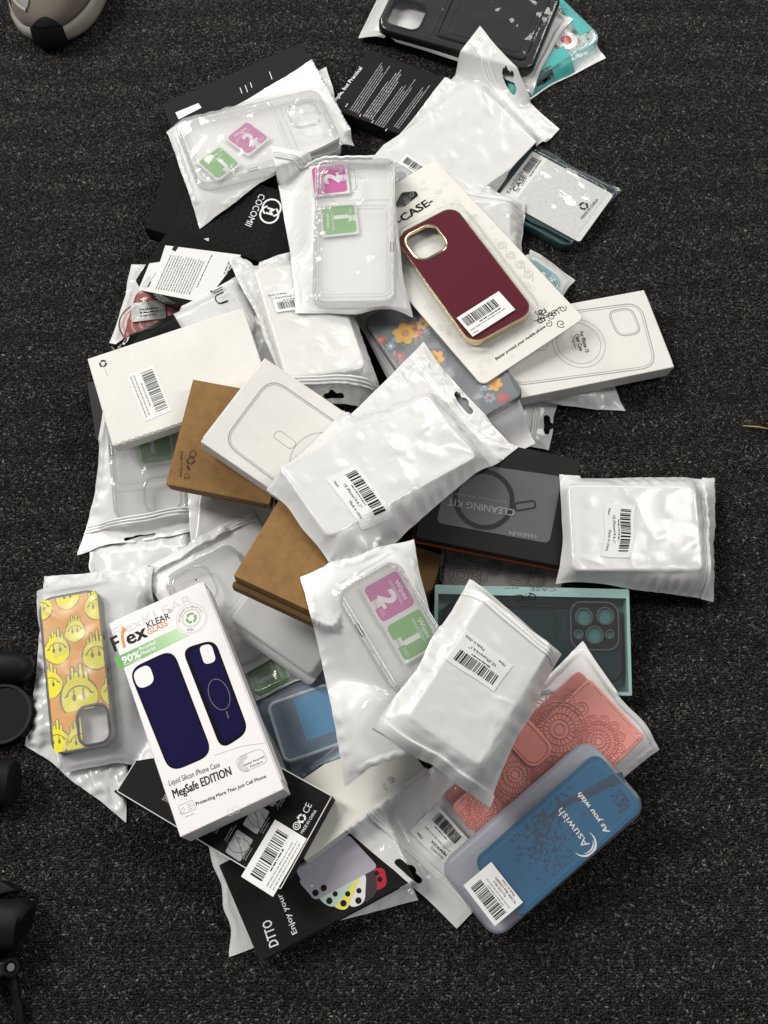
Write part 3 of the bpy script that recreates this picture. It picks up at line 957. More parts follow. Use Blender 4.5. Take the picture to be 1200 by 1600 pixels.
def wipe(label, F, px, axis, w, which, z, group='cleaning wipe packets', quad=None, h=None):
    """foil sachet of a cleaning wipe: white sheet, coloured square, number and notch"""
    c = F.L(px, z); a, b = F.L(axis[0], z), F.L(axis[1], z)
    ang = math.atan2(b[1]-a[1], b[0]-a[0]); h = h or w
    col = 'wipe_pink' if which == 2 else 'wipe_green'
    root = thing('wipe_packet', label, 'wipe packet', F, group, (c[0], c[1], z), ang)
    pb = PB(); slab(pb, rr(w*1.14, h*1.14, 1, 2), 0, .5, 'wipe_sheet')
    pb.build('sachet', root)
    pb = PB()
    k = Ink(pb, flat(.5), None, .1)
    o = rr(w, h, w*.12, 6)
    notch = [(-w*.10, -h*.52), (w*.12, -h*.52), (w*.12, -h*.30), (-w*.10, -h*.30)]
    k.poly(o, col)
    k.poly(notch, 'wipe_sheet', .08)
    k.text('Dry' if which == 2 else 'Wet', 0.01*w, -h*.45, w*.12, col, align='c', up=.16)
    k.text('Wipes', 0, h*.30, w*.17, 'ink_white', align='c', bold=.012, sx=1.25)
    k.text(str(which), 0.02*w, -h*.28, w*.62, 'ink_white', align='c', bold=.045, sx=1.2)
    for i in range(2): k.greek(-w*.36, h*.22-i*h*.04, w*.72, 1, 1, w*.02, 'ink_white', seed=which+i, ragged=.1)
    k.greek(w*.18, -h*.34, w*.26, 2, h*.05, w*.02, 'ink_white', seed=which)
    pb.build('printed_square', root)
    return root
# ------------------------------------------------------------------ small drawing helpers
def greekpx(k, p0, p1, n, pitch, h, m, seed=1, ragged=.3):
    a, b = k.L(p0), k.L(p1); d = b-a; ln = np.linalg.norm(d); s = ln/math.hypot(p1[0]-p0[0], p1[1]-p0[1])
    k.greek(a[0], a[1], ln, n, pitch*s, h*s, m, math.atan2(d[1], d[0]), seed, ragged)
def roundpoly(P, r, n=5):
    P = np.asarray(P, float); out = []
    for i in range(len(P)):
        a, b, c = P[i-1], P[i], P[(i+1) % len(P)]
        u, v = (a-b)/np.linalg.norm(a-b), (c-b)/np.linalg.norm(c-b)
        rr_ = min(r, np.linalg.norm(a-b)*.45, np.linalg.norm(c-b)*.45)
        for t in np.linspace(0, 1, n+1):
            out.append((1-t)**2*(b+u*rr_)+2*t*(1-t)*b+t*t*(b+v*rr_))
    return np.array(out)
def LP(k, f, *pts):
    return np.array([k.L(f(*p)) for p in pts])
def ccw(P):
    P = np.asarray(P); x, y = P[:, 0], P[:, 1]
    return P if (x*np.roll(y, -1)-y*np.roll(x, -1)).sum() > 0 else P[::-1]
def shell(F, name, label, cat, W, H, T, m, group=None, r=12, rim_m=None, back_m='white_film_dull'):
    """rigid frosted sleeve: soft-edged see-through lid with walls and a bottom sheet"""
    root = thing(name, label, cat, F, group)
    pb = PB(); e = 5.0; rings = []
    for k in range(7):
        a = PI/2*k/6
        rings.append((-e*(1-math.cos(a)), T-e+e*math.sin(a)))
    prof = [(0, .6)]+rings
    o = rr(W, H, r, 8); N = normals2(o); n = len(o)
    V = np.concatenate([np.c_[o+N*a, np.full(n, z)] for a, z in prof]); Fc = []
    for k in range(len(prof)-1):
        for i in range(n): Fc.append((k*n+i, k*n+(i+1) % n, (k+1)*n+(i+1) % n, (k+1)*n+i))
    pb.add(V, Fc, m)
    VV, Tt = tess([o+N*rings[-1][0]]); pb.add(np.c_[VV, np.full(len(VV), T)], ccw_fix(VV, Tt), m)
    pb.build('clear_lid', root, True, 60)
    pb = PB(); slab(pb, o, 0, .5, back_m); pb.build('bottom_sheet', root)
    raise_poly(F, o, T)
    return root
def inner(name, label, cat, F, c, T, z0, group=None):
    """a thing that lies inside a bag at content rectangle c"""
    return thing(name, label, cat, F, group, (c[0], c[1], z0), c[4])
def inner_L(F, c, z):
    ca, sa = math.cos(c[4]), math.sin(c[4])
    def L(p):
        q = F.L(p, z)-np.array([c[0], c[1]]); return np.array([q[0]*ca+q[1]*sa, -q[0]*sa+q[1]*ca])
    return L
G_WHITE = 'white mailing pouches in the pile'
G_CLEAR = 'clear pouches with see-through cases'
G_CASE = 'clear phone cases in pouches'
G_CARTON = 'phone case cartons in the pile'

def CAMTL(w, l, s=.46, r=9):
    e = w*s; return (-w/2+e/2+6, l/2-e/2-6, e, e, r)

# =================================================================== top right cluster
b = bag('retail_pouch', 'clear pouch with a teal header and hang slot at the top right', 'pouch',
        [(947, 90), (782, 182), (578, -127), (743, -219)],
        [dict(q=[(916, 74), (790, 146), (640, -80), (766, -152)], t=11, r=12)], 'clear_film', 'white_back', seed=3, hole=(.55, .965, 22, 3, 0), slack=1.01)
c = b.cs[0]
pb = PB()      # teal printed header
def film_patch(B, s0, s1, t0, t1, m, nm, off=.3, n=(24, 18), hole=None, mask=None):
    S, T = np.meshgrid(np.linspace(s0, s1, n[0]), np.linspace(t0, t1, n[1]))
    V = B.samp(S.ravel(), T.ravel(), off)
    keep = None
    if mask is not None:
        sc_, tc_ = (S[:-1, :-1]+S[1:, 1:])/2, (T[:-1, :-1]+T[1:, 1:])/2; keep = ~mask(sc_, tc_)
    p = PB(); p.add(V, grid_faces(n[1], n[0], keep), m)
    return p.build(nm, B.root, True)
W_, H_ = b.W, b.H
film_patch(b, .28, .99, .905, .995, 'teal_deep', 'teal_header', mask=lambda s, t: (np.abs((s-.55)*W_) < 12.5) & (np.abs((t-.967)*H_) < 6), n=(70, 30))
film_patch(b, .01, .12, .45, .90, 'teal_deep', 'teal_side_band')
phone_case('clear phone case with a pale teal edge inside the teal headed pouch', b.F, c, ('case_teal', 'case_teal_rim'), 10.5, 12, CAMTL(c[2], c[3]), group='teal edged clear cases')
rb = inner('ring_grip', 'small red and white ring lying in the teal headed pouch', 'ring', b.F, (*b.F.L((884, 66), 4), 0, 0, 0), 4, 4)
p = PB(); sweep(p, circ(0, 0, 9), [(-3, 0), (3, 0), (3, 3), (-3, 3)], 'ink_white'); p.build('white_ring', rb, True, 40)
p = PB(); slab(p, circ(0, 0, 5.5), 0, 3.4, 'phone_red'); p.build('red_button', rb)

C = carton('phone_case_box', 'black carton back with rows of tiny white text and the words Simple, but Practical', 'box',
           [(526, 160), (580, 66), (728, 146), (672, 240)], 16, 'carton_dark', group=G_CARTON)
k = C.ink
k.textpx('Simple, but Practical', k8(205, 520), k8(430, 235), 'ink_white', h=5.2, bold=.02)
greekpx(k, k8(335, 560), k8(600, 165), 5, 3.0, 1.5, 'ink_mid', 3); greekpx(k, k8(300, 535), k8(318, 508), 1, 3, 2, 'ink_white', 4)
greekpx(k, k8(440, 610), k8(705, 230), 5, 3.0, 1.9, 'ink_mid', 5, .45); greekpx(k, k8(410, 610), k8(420, 590), 1, 3, 2, 'ink_white', 4)
greekpx(k, k8(530, 670), k8(810, 285), 5, 3.0, 1.5, 'ink_mid', 6); greekpx(k, k8(505, 660), k8(520, 640), 1, 3, 2, 'ink_white', 4)
greekpx(k, k8(680, 690), k8(930, 350), 3, 3.0, 1.5, 'ink_mid', 7); greekpx(k, k8(612, 722), k8(625, 705), 1, 3, 2, 'ink_white', 4)
finish(C)

b = bag('retail_pouch', 'clear pouch holding a black rugged case, cut by the top of the picture', 'pouch',
        [(562, 48), (622, -92), (893, 26), (832, 140)],
        [dict(q=[(597, 28), (650, -94), (874, 6), (820, 126)], t=13, r=14)], 'taut_film', 'white_film', G_CLEAR, seed=5, slack=1.012, crumple=.55)
c = b.cs[0]
def dr(k, C):
    w, l = C.w, C.l
    k.ridge(rr(w*.80, l*.56, 5, 5, 0, -l*.15), 3.4, 1.9, 'case_black'); k.ridge(rr(w*.66, l*.46, 4, 5, 0, -l*.15), 1.2, .8, 'case_black')
    k.rect(0, -l*.15, w*.74, l*.52, 'case_black_matte', .05, r=4)
    k.ridge([(-w*.40, l*.16), (w*.40, l*.16)], 2, .8, 'case_black', False)
phone_case('black rugged phone case with a card slot back and square camera opening', b.F, c, ('case_black_matte', 'case_black'), 12.5, 14,
           (-c[2]/2+27, c[3]/2-25, 36, 36, 9), draw=dr, wall=6, cat='phone case')

C = carton('phone_case_box', 'long black carton showing a strip behind the upper left wipes pouch', 'box',
           [(253, 163), (477, 63), (540, 205), (316, 305)], 14, 'carton_dark', group=G_CARTON)
k = C.ink
for (x, y, h) in ((375, 137, 9), (383, 133, 11), (391, 129, 8), (421, 112, 12)):
    k.loop([k.L((x, y)), k.L((x+h*.35, y+h))], .7, 'ink_white', closed=False)
k.poly(ccw(LP(k, z1, (222, 528), (330, 484), (345, 505), (238, 560))), 'label_paper', .1)
finish(C)

C = carton('phone_case_box', 'black carton with a tone on tone pattern and a white ring emblem', 'box',
           [(488, 313), (448, 423), (226, 355), (266, 245)], 24, 'carton_black', group=G_CARTON)
k = C.ink
r_ = random.Random(5)
for i in range(-9, 10):
    for j in range(-7, 8):
        x, y = i*7+(j % 2)*3.5, j*6
        if abs(x) < C.W/2-4 and abs(y) < C.H/2-4:
            k.loop(circ(x, y, 2.2, 9), .55, 'ink_emboss', closed=True); k.loop(circ(x+1.6, y, 1.3, 7), .45, 'ink_emboss', .02)
k.textpx('COCOMII', z1(617, 905), z1(549, 1052), 'ink_white', h=10)
cc = k.L(z1(668, 990)); 
for dx in (-3.6, 3.6):
    a = np.linspace(.5, 2*PI-.5, 26)+(PI if dx > 0 else 0)
    k.loop(np.stack([cc[0]+dx+8.6*np.cos(a), cc[1]+8.6*np.sin(a)], 1), 1.7, 'ink_white', .05+.02*(dx > 0), False)
k.text('M', cc[0], cc[1]-3.4, 9.5, 'ink_white', align='c', bold=.04, up=.15)
finish(C)

# =================================================================== left cluster, lowest layer
b = bag('retail_pouch', 'clear pouch with a red swirl case, poking out at the left edge of the pile', 'pouch',
        [(205, 412), (335, 400), (312, 565), (171, 537)],
        [dict(q=[(212, 452), (290, 462), (276, 560), (188, 545)], t=9, r=8)], 'clear_film', 'milky_film', G_CLEAR, seed=7, tilt=.1)
c = b.cs[0]
def dr(k, C):
    for i in range(7):
        a = np.linspace(0, 2*PI, 26, endpoint=False)
        k.loop(np.stack([-6+(3+i*3.4)*np.cos(a)*1.15, -2+(3+i*3.4)*np.sin(a)], 1), 1.5, 'red_swirl' if i % 2 else 'phone_dark', .03)
phone_case('red phone case with a swirl print at the left edge', b.F, c, ('red_case', 'red_case'), 8.5, 9, None, draw=dr, wall=2)
f_ = inner('insert_card', 'crumpled silver insert beside the red swirl case', 'insert', b.F, (*b.F.L((232, 486), 10), 0, 0, .2), 1, 10.2)
p = PB(); slab(p, rr(32, 20, 2, 3), 0, .4, 'foil'); ik = Ink(p, flat(.4), None, .1)
ik.greek(-8, 2, 20, 3, 3.4, 1.6, 'ink', seed=4); p.build('foil_sheet', f_)

C = carton('phone_case_box', 'black carton with a white back panel full of small text lines', 'box',
           [(203, 457), (262, 365), (402, 395), (343, 487)], 22, 'carton_black', group=G_CARTON)
k = C.ink
k.poly(ccw(LP(k, k3, (337, 437), (440, 190), (540, 175), (590, 20), (1300, 110), (960, 560))), 'label_paper')
k.lift = .2
greekpx(k, k3(370, 410), k3(485, 235), 3, 3.0, 1.3, 'ink_mid', 2, .4); greekpx(k, k3(425, 415), k3(470, 330), 1, 3, 3, 'ink', 2)
for i in range(14):
    x = 500+i*24; greekpx(k, k3(x, 430+i*4), k3(x+150, 100+i*4), 1, 3, 1.7, 'ink_dim', 10+i, .06)
greekpx(k, k3(885, 415), k3(1030, 105), 1, 3, 1.8, 'ink', 31, .02)
greekpx(k, k3(1140, 290), k3(1190, 170), 2, 4, 2.6, 'ink_dim', 32)
k.rect(*k.L(k3(683, 45)), 6, 4, 'ink', .05)
finish(C)

C = carton('phone_case_box', 'dark grey carton with two dots, showing at the lower left of the white barcode carton', 'box',
           [(139, 598), (300, 562), (322, 652), (147, 688)], 15, 'carton_grey', group=G_CARTON)
k = C.ink
for y in (878, 893): k.loop(circ(*k.L(z3(110, y)), 1.3, 10), .6, 'ink_white')
finish(C)
b = bag('retail_pouch', 'teal pouch of which a narrow sliver shows left of the lower left wipes pouch', 'pouch',
        [(168, 690), (300, 660), (310, 790), (145, 800)], [], 'teal_deep', 'teal_deep', seed=9, droop=6)
b = bag('mailing_pouch', 'white pouch whose corner shows under the lower left wipes pouch', 'pouch',
        [(138, 850), (300, 820), (330, 940), (142, 945)], [dict(q=[(165, 865), (290, 845), (305, 925), (168, 930)], t=8, r=5)], 'white_film', None, G_WHITE, seed=10, droop=10)

def clear_case(label, B, i=0, T=11, rad=13, cam=True, pocket=True, cut=.62, group=G_CASE, camspec=None, sd=1):
    c = B.cs[i]; w, l = c[2], c[3]
    def dr(k, C):
        if pocket:
            k.ridge(rr(w*.84, l*cut, 5, 5, 0, -l*(.5-cut/2)+6), 1.4, .8, 'case_rim')
            k.ridge(rr(w*.78, l*(cut-.04), 4, 5, 0, -l*(.5-cut/2)+6), .7, .5, 'case_rim')
            k.ridge([(-w*.44, l*(cut-.5)+12), (w*.44, l*(cut-.5)+12)], 1.6, .9, 'case_rim', False)
            for y in (-.3, -.22, -.05, .03, .11): k.rect(sd*w*.455, l*y, 2.2, 7, 'case_rim', .2)
            k.rect(sd*w*.455, -l*.13*sd, 3.2, 10, 'metal_grey', .25); k.rect(sd*w*.455, -l*.13*sd, 1.0, 9, 'ink_white', .3)
    cs = camspec or (CAMTL(w, l) if cam else None)
    return phone_case(label, B.F, c, ('case_clear', 'case_rim'), T, rad, cs, group=group, draw=dr)

b = bag('retail_pouch', 'clear zip pouch with slotted header at the lower left, holding a clear case', 'pouch',
        [(322, 831), (120, 865), (158, 640), (332, 628)],
        [dict(q=[(286, 806), (176, 816), (166, 640), (286, 625)], t=11, r=12)], 'clear_film', 'white_back', G_CLEAR,
        seal=('t', 17), hole=(.52, .966, 26, 2.6, 0), seed=11, slack=1.03)
clear_case('clear case with a square camera opening in the lower left zip pouch', b)
wipe('green sachet numbered 1, half hidden under the white barcode carton', b.F, (243, 700), (z6(470, 70), z6(330, 90)), 26, 1, 3)

b = bag('retail_pouch', 'black and clear printed pouch with the letters JIU', 'pouch',
        [(374, 428), (424, 524), (214, 612), (166, 528)],
        [dict(q=[(365, 450), (400, 515), (235, 590), (200, 532)], t=9, r=6)], 'milk_film', 'milky_film', seed=13, tilt=.1, slack=1.015)
film_patch(b, .005, .995, .005, .47, 'carton_black', 'black_print', off=.25, n=(40, 40))
pb = PB(); k = Ink(pb, b.patch(*b.F.L((352, 462), 9), 0), None, .4)
o0 = b.F.L((352, 462), 9); k.L = lambda p: b.F.L(p, 9)-o0
k.textpx('JIU', k3(1000, 395), k3(1085, 600), 'ink', h=16)
pb.build('lettering', b.root)
pb = PB(); o1 = b.F.L((192, 530), 3); k = Ink(pb, b.patch(*o1, 0), None, .5); k.L = lambda p: b.F.L(p, 3)-o1
k.recycle(*k.L(k3(215, 900)), 4.4, 'ink_white'); greekpx(k, k3(110, 920), k3(150, 900), 3, 3, 1.8, 'ink_white', 3)
pb.build('printed_marks', b.root)

b = bag('mailing_pouch', 'white pouch filling the gap under the lower end of the kraft carton', 'pouch',
        [(285, 735), (432, 745), (440, 905), (300, 890)], [dict(q=[(300, 755), (418, 765), (422, 885), (312, 872)], t=8, r=6)], 'white_film', None, G_WHITE, seed=71, droop=12)
b = bag('mailing_pouch', 'white pouch lying under the milky pouch and the white barcode carton', 'pouch',
        [(402, 462), (480, 500), (450, 680), (372, 640)], [dict(q=[(408, 485), (462, 512), (436, 655), (384, 625)], t=8, r=6)], 'white_film', None, G_WHITE, seed=72, droop=12)
b = bag('mailing_pouch', 'white pouch under the cream carton and the blue pouch', 'pouch',
        [(380, 1075), (560, 1040), (620, 1190), (430, 1260)], [dict(q=[(400, 1095), (545, 1062), (592, 1180), (440, 1232)], t=6, r=6)], 'white_film', None, G_WHITE, seed=73, droop=8)
# =================================================================== right, lowest layer
b = bag('retail_pouch', 'crinkly clear pouch with a glittery insert and the words FASHION CASE', 'pouch',
        [(735, 309), (800, 200), (972, 297), (890, 396)],
        [dict(q=[(746, 305), (806, 212), (960, 298), (884, 386)], t=13, r=9)], 'crisp_film', 'dark_teal_case', seed=15, slack=1.03)
c = b.cs[0]
phone_case('dark teal phone case under a glittery insert', b.F, c, ('dark_teal_case', 'dark_teal_case'), 11, 10, None, wall=3)
f_ = inner('insert_card', 'glittery grey insert sheet with barcode strip and recycling mark', 'insert', b.F, (*b.F.L((868, 306), 12), 0, 0, c[4]), 1, 11.6)
iw, il = c[2]*.80, c[3]*.86
p = PB(); slab(p, rr(iw, il, 3, 4), 0, .4, 'glitter')
k = Ink(p, flat(.4), inner_L(b.F, (*b.F.L((868, 306), 12), 0, 0, c[4]), 12), .1)
k.rect(0, il/2-9, iw, 17, 'label_paper'); k.lift = .2
k.textpx('FASHION', z2(690, 758), z2(742, 676), 'ink', h=5); k.textpx('CASE', z2(716, 752), z2(756, 690), 'ink', h=7, bold=.015)
k.barcode(*k.L(z2(772, 645)), 20, 8, ang=0, seed=4)
greekpx(k, z2(770, 690), z2(815, 622), 1, 3, 2, 'ink', 3); greekpx(k, z2(722, 752), z2(760, 692), 1, 2, 1.4, 'ink_dim', 3)
k.recycle(*k.L(z2(980, 805)), 4.5, 'ink', ang=.4); k.textpx('MADE IN CHINA', z2(975, 858), z2(1038, 782), 'ink', h=4)
p.build('insert_sheet', f_)

b = bag('mailing_pouch', 'blank white zip pouch with a hang slot, upper right of the pile', 'pouch',
        [(748, 52), (876, 187), (690, 412), (560, 282)],
        [dict(q=[(722, 108), (826, 214), (702, 366), (598, 262)], t=11, r=7)], 'white_film', None, G_WHITE, seal=('t', 17), hole=(.46, .955, 22, 3, 0), seed=17, slack=1.02, flatten=.9)
sticker(b, (650, 268), 40, 22, ((640, 250), (690, 280)), b.root, std_label(7))

b = bag('retail_pouch', 'clear pouch at the upper left with a see-through case and two wipe sachets', 'pouch',
        [(508, 84), (553, 216), (310, 344), (254, 193)],
        [dict(q=[(488, 118), (528, 216), (322, 308), (278, 206)], t=12, r=12)], 'clear_film', 'white_back', G_CLEAR, seed=19, slack=1.035)
clear_case('clear case with card pocket in the upper left wipes pouch', b, camspec=(-12, b.cs[0][3]/2-24, 27, 27, 8))
wipe('pink sachet numbered 2 in the upper left clear pouch', b.F, (387, 216), (z1(480, 640), z1(560, 575)), 28, 2, 3)
wipe('green sachet numbered 1 in the upper left clear pouch', b.F, (342, 255), (z1(350, 765), z1(435, 705)), 27, 1, 3)

b = bag('retail_pouch', 'small grey frosted pouch peeking out above the maroon case card', 'pouch',
        [(600, 246), (700, 285), (680, 345), (590, 330)], [], 'milk_film', 'grey_film', seed=21, droop=10)
b = bag('mailing_pouch', 'white zip pouch squeezed between the maroon case card and the FASHION pouch', 'pouch',
        [(704, 268), (822, 308), (823, 430), (690, 470)], [dict(q=[(705, 300), (800, 325), (800, 420), (700, 445)], t=9, r=6)], 'white_film', None, G_WHITE, seal=('t', 12), seed=22, slack=1.03)
b = bag('retail_pouch', 'clear pouch with a pale teal case, right of the maroon case card', 'pouch',
        [(838, 366), (900, 430), (855, 520), (760, 470)], [dict(q=[(826, 395), (880, 438), (840, 505), (775, 465)], t=10, r=10)], 'clear_film', 'milky_film', G_CLEAR, seed=23, droop=25)
phone_case('clear pale teal case poking out right of the maroon card', b.F, b.cs[0], ('case_teal', 'case_teal_rim'), 9.5, 12, None, group='teal edged clear cases')
b = bag('mailing_pouch', 'white zip pouch with a black hang slot below the ring printed carton', 'pouch',
        [(882, 596), (857, 706), (640, 655), (668, 548)], [dict(q=[(830, 600), (812, 680), (660, 645), (680, 560)], t=9, r=6)], 'white_film', None, G_WHITE, seal=('t', 14), hole=(.66, .955, 20, 3, 0), seed=24, slack=1.02)
b = bag('mailing_pouch', 'white pouch with a pointed corner sticking out below the ring printed carton', 'pouch',
        [(790, 545), (955, 560), (973, 642), (800, 628)], [dict(q=[(800, 560), (925, 570), (930, 622), (805, 615)], t=8, r=6)], 'white_film', None, G_WHITE, seed=25, slack=1.03, droop=25)

C = carton('phone_case_box', 'white carton printed with a phone outline, a ring and the words Clear Case', 'box',
           [(1010, 458), (1055, 582), (808, 614), (763, 492)], 17, 'carton_white', group=G_CARTON, tilt=.12)
k = C.ink
po = roundpoly(LP(k, z5, (832, 74), (893, 308), (362, 378), (300, 145)), 16, 7)
k.loop(ccw(po), .9, 'ink_mid'); 
po2 = ccw(po)-normals2(ccw(po))*2.0
k.loop(po2, .5, 'ink_mid')
pc = ccw(roundpoly(LP(k, z5, (800, 92), (838, 185), (752, 200), (712, 108)), 9, 6))
k.loop(pc, .9, 'ink_mid'); k.loop(pc-normals2(pc)*1.6, .4, 'ink_mid')
rc = k.L(z5(610, 222)); s_ = 1/1.72
for r0 in (42, 35): k.loop(circ(*rc, r0*s_, 44), .45, 'ink_mid')
k.textpx('For Phone 15', z5(612, 180), z5(634, 255), 'ink', h=6, bold=.012)
k.textpx('Clear Case', z5(596, 190), z5(613, 250), 'ink', h=6, bold=.012)
k.textpx('Magnetic', z5(584, 201), z5(595, 242), 'ink', h=4)
k.loop(ccw(roundpoly(LP(k, z5, (594, 194), (608, 245), (590, 250), (576, 198)), 2)), .35, 'ink_mid')
k.loop(ccw(roundpoly(LP(k, z5, (495, 218), (499, 245), (448, 252), (443, 226)), 8)), .45, 'ink_mid')
finish(C); seam_flap(C, 't', 'carton_white', .86)

# =================================================================== bottom, lowest layer
b = bag('retail_pouch', 'white backed clear pouch spreading out under the black DTTO carton', 'pouch',
        [(322, 1318), (600, 1240), (652, 1408), (359, 1488)], [dict(q=[(345, 1345), (570, 1285), (600, 1385), (380, 1450)], t=5, r=5)], 'clear_film', 'white_back', seed=31, droop=6, slack=1.03)
C = carton('phone_case_box', 'black carton with DTTO lettering and a fan of coloured phones', 'box',
           [(409, 1505), (342, 1357), (578, 1225), (645, 1373)], 15, 'carton_dark', group=G_CARTON)
k = C.ink
k.textpx('DTTO', zd(614, 712), zd(584, 617), 'ink_white', h=16, bold=.01)
k.textpx('Enjoy your', zd(684, 668), zd(624, 520), 'ink_white', h=9, bold=.01)
def pquad(pts, m, up, r=5): k.poly(ccw(roundpoly(LP(k, zd, *pts), r)), m, up)
pquad([(960, 425), (1010, 420), (1022, 490), (950, 520)], 'phone_red', .02)
pquad([(900, 440), (975, 425), (985, 515), (930, 560)], 'phone_dark', .05)
pquad([(850, 450), (942, 440), (936, 555), (880, 575)], 'phone_white', .08)
pquad([(800, 460), (925, 445), (868, 585), (815, 570)], 'phone_yellow', .11)
pquad([(740, 470), (912, 455), (820, 575), (770, 550)], 'phone_mint', .14)
pquad([(672, 425), (868, 290), (988, 420), (746, 548)], 'phone_lilac', .17)
pquad([(684, 470), (730, 440), (800, 480), (752, 546)], 'phone_lilac', .20)
for (x, y, r0) in ((751, 516, 11), (782, 498, 11), (803, 546, 11), (825, 520, 9), (856, 555, 11), (872, 520, 9), (912, 545, 11), (914, 508, 9), (992, 465, 9), (980, 442, 8)):
    k.poly(circ(*k.L(zd(x, y)), r0/2.4/1.9, 14), 'ink', .24)
k.poly(circ(*k.L(zd(738, 490)), 1.0, 10), 'ink_white', .24)
finish(C); seam_flap(C, 'l', 'carton_dark', .8)

C = carton('phone_case_box', 'cream carton with a small B logo under the pouches near the bottom', 'box',
           [(612, 1128), (670, 1213), (474, 1337), (414, 1250)], 13, 'carton_cream', group=G_CARTON)
k = C.ink
k.textpx('B', k1(42, 215), k1(62, 262), 'ink_mid', h=8)
k.loop(ccw(roundpoly(LP(k, k1, (60, 195), (105, 240), (70, 265), (28, 215)), 1)), .4, 'ink_mid')
for x in (20, 2): greekpx(k, k1(x-20, 262), k1(x+22, 360), 1, 3, 1.4, 'ink_mid', x)
finish(C)
b = bag('retail_pouch', 'blue frosted pouch under the wipes pouch at the centre bottom', 'pouch',
        [(388, 1092), (500, 1038), (590, 1172), (455, 1222)], [dict(q=[(408, 1108), (503, 1065), (560, 1158), (452, 1186)], t=8, r=5)], 'frost_film', 'pearl_blue', seed=33, droop=10)
c = b.cs[0]
def dr(k, C): k.rect(C.w*.18, C.l*.08, C.w*.55, C.l*.7, 'sky_blue', .02)
phone_case('blue phone case lying in the blue frosted pouch', b.F, c, ('pearl_blue', 'ring_white'), 7.4, 7, None, wall=3, draw=dr)
b = bag('retail_pouch', 'clear wipes pouch half covered by the white navy printed carton', 'pouch',
        [(345, 990), (436, 950), (482, 1060), (396, 1100)], [dict(q=[(352, 1000), (432, 962), (470, 1050), (398, 1086)], t=8, r=5)], 'clear_film', 'white_back', G_CLEAR, seed=34, droop=8)
clear_case('clear case in the half covered wipes pouch', b, 0, 7.5, 8, cam=False, pocket=False)
wipe('green sachet numbered 1 between the navy printed carton and the frosted sleeve', b.F, (418, 1054), (zb(255, 720), zb(300, 820)), 29, 1, 2)
wipe('pink sachet numbered 2 of which one corner shows beside the navy printed carton', b.F, (388, 1000), (zb(185, 590), zb(230, 690)), 26, 2, 2)

C = carton('phone_case_box', 'black carton back with barcode label, pictograms and MADE IN CHINA', 'box',
           [(190, 1228), (273, 1088), (513, 1259), (430, 1399)], 17, 'carton_black', group=G_CARTON, tilt=.1)
k = C.ink
o = rr(C.W-.8, C.H-.8, .8, 2); k.loop(o, .7, 'ink_pale', -.02)
k.textpx('MADE IN CHINA', zd(703, 296), zd(756, 210), 'ink_white', h=5)
k.recycle(*k.L(zd(699, 237)), 3.3, 'ink_white', ang=.5)
k.textpx('CE', zd(722, 222), zd(738, 188), 'ink_white', h=11)
k.loop(circ(*k.L(zd(681, 265)), 2.6, 18), .7, 'ink_white'); k.recycle(*k.L(zd(681, 265)), 1.5, 'ink_white')
def pic(P, seed):
    P2 = ccw(roundpoly(LP(k, zd, *P), 1.5)); k.poly(P2, 'ink_mid')
    c0 = P2.mean(0); r_ = random.Random(seed)
    k.loop(circ(c0[0], c0[1], 5, 20, 8, r_.random()*3), .6, 'ink_dim', .06); k.loop(circ(c0[0]+3, c0[1]+2, 4, 18, 2.4, .8), .5, 'ink_pale', .08)
    k.loop([c0+(-6, -7), c0+(1, 0), c0+(5, 7)], .6, 'ink_dim', .1, False)
pic([(458, 278), (518, 318), (468, 400), (412, 362)], 1); pic([(527, 180), (580, 212), (532, 298), (478, 260)], 2); pic([(600, 130), (632, 140), (590, 195), (565, 178)], 3)
for i, (x, y) in enumerate(((395, 240), (370, 290), (410, 320), (480, 390), (545, 290), (610, 190), (215, 165))):
    greekpx(k, zd(x, y), zd(x+38, y-66), 2, 4, 1.6, 'ink_mid', i+3, .4)
for i in range(40):
    r_ = random.Random(i); p0 = k.L(zd(205, 150)); k.rect(p0[0]+(i % 7)*1.6-5, p0[1]+(i//7)*1.6-5, 1.5*r_.random()+.3, 1.4, 'ink_mid', .06)
def lab(k2_, w, h):
    k2_.barcode(0, h*.14, w*.8, h*.36, seed=9); k2_.greek(-w*.2, -h*.1, w*.4, 1, 1, 1.4, 'ink', seed=3, ragged=.02)
    k2_.greek(-w*.42, -h*.22, w*.84, 3, 2.6, 1.2, 'ink_mid', seed=5, ragged=.15)
finish(C)
sticker(None, zd(596, 384), 46, 28, (zd(540, 480), zd(640, 310)), C.root, lab, r=1, surf=C.surf, lift=.3, F=C.F, z=C.T)

b = bag('retail_pouch', 'clear zip pouch lying slantwise left of the kraft carton', 'pouch',
        [(214, 886), (394, 789), (500, 985), (330, 1085)], [dict(q=[(250, 905), (362, 842), (448, 1000), (336, 1062)], t=10, r=11)], 'clear_film', 'white_back', G_CLEAR,
        seal=('t', 3), seed=36, slack=1.03)
clear_case('clear case whose camera ring shows above the navy printed carton', b, 0, 10, 12, pocket=False)

F = settle([(388, 888), (530, 988), (498, 1074), (356, 974)], None, 15, .14)
rt = shell(F, 'plastic_sleeve', 'frosted clear plastic sleeve with soft edges under the kraft carton', 'sleeve', F.W, F.H, 15, 'frost_light', r=5)
f_ = thing('insert_card', 'plain white insert inside the frosted sleeve', 'insert', F, None, (0, 0, .8))
p = PB(); slab(p, rr(F.W-10, F.H-12, 4, 4), 0, 9, 'paper', bev=2); p.build('card_block', f_)

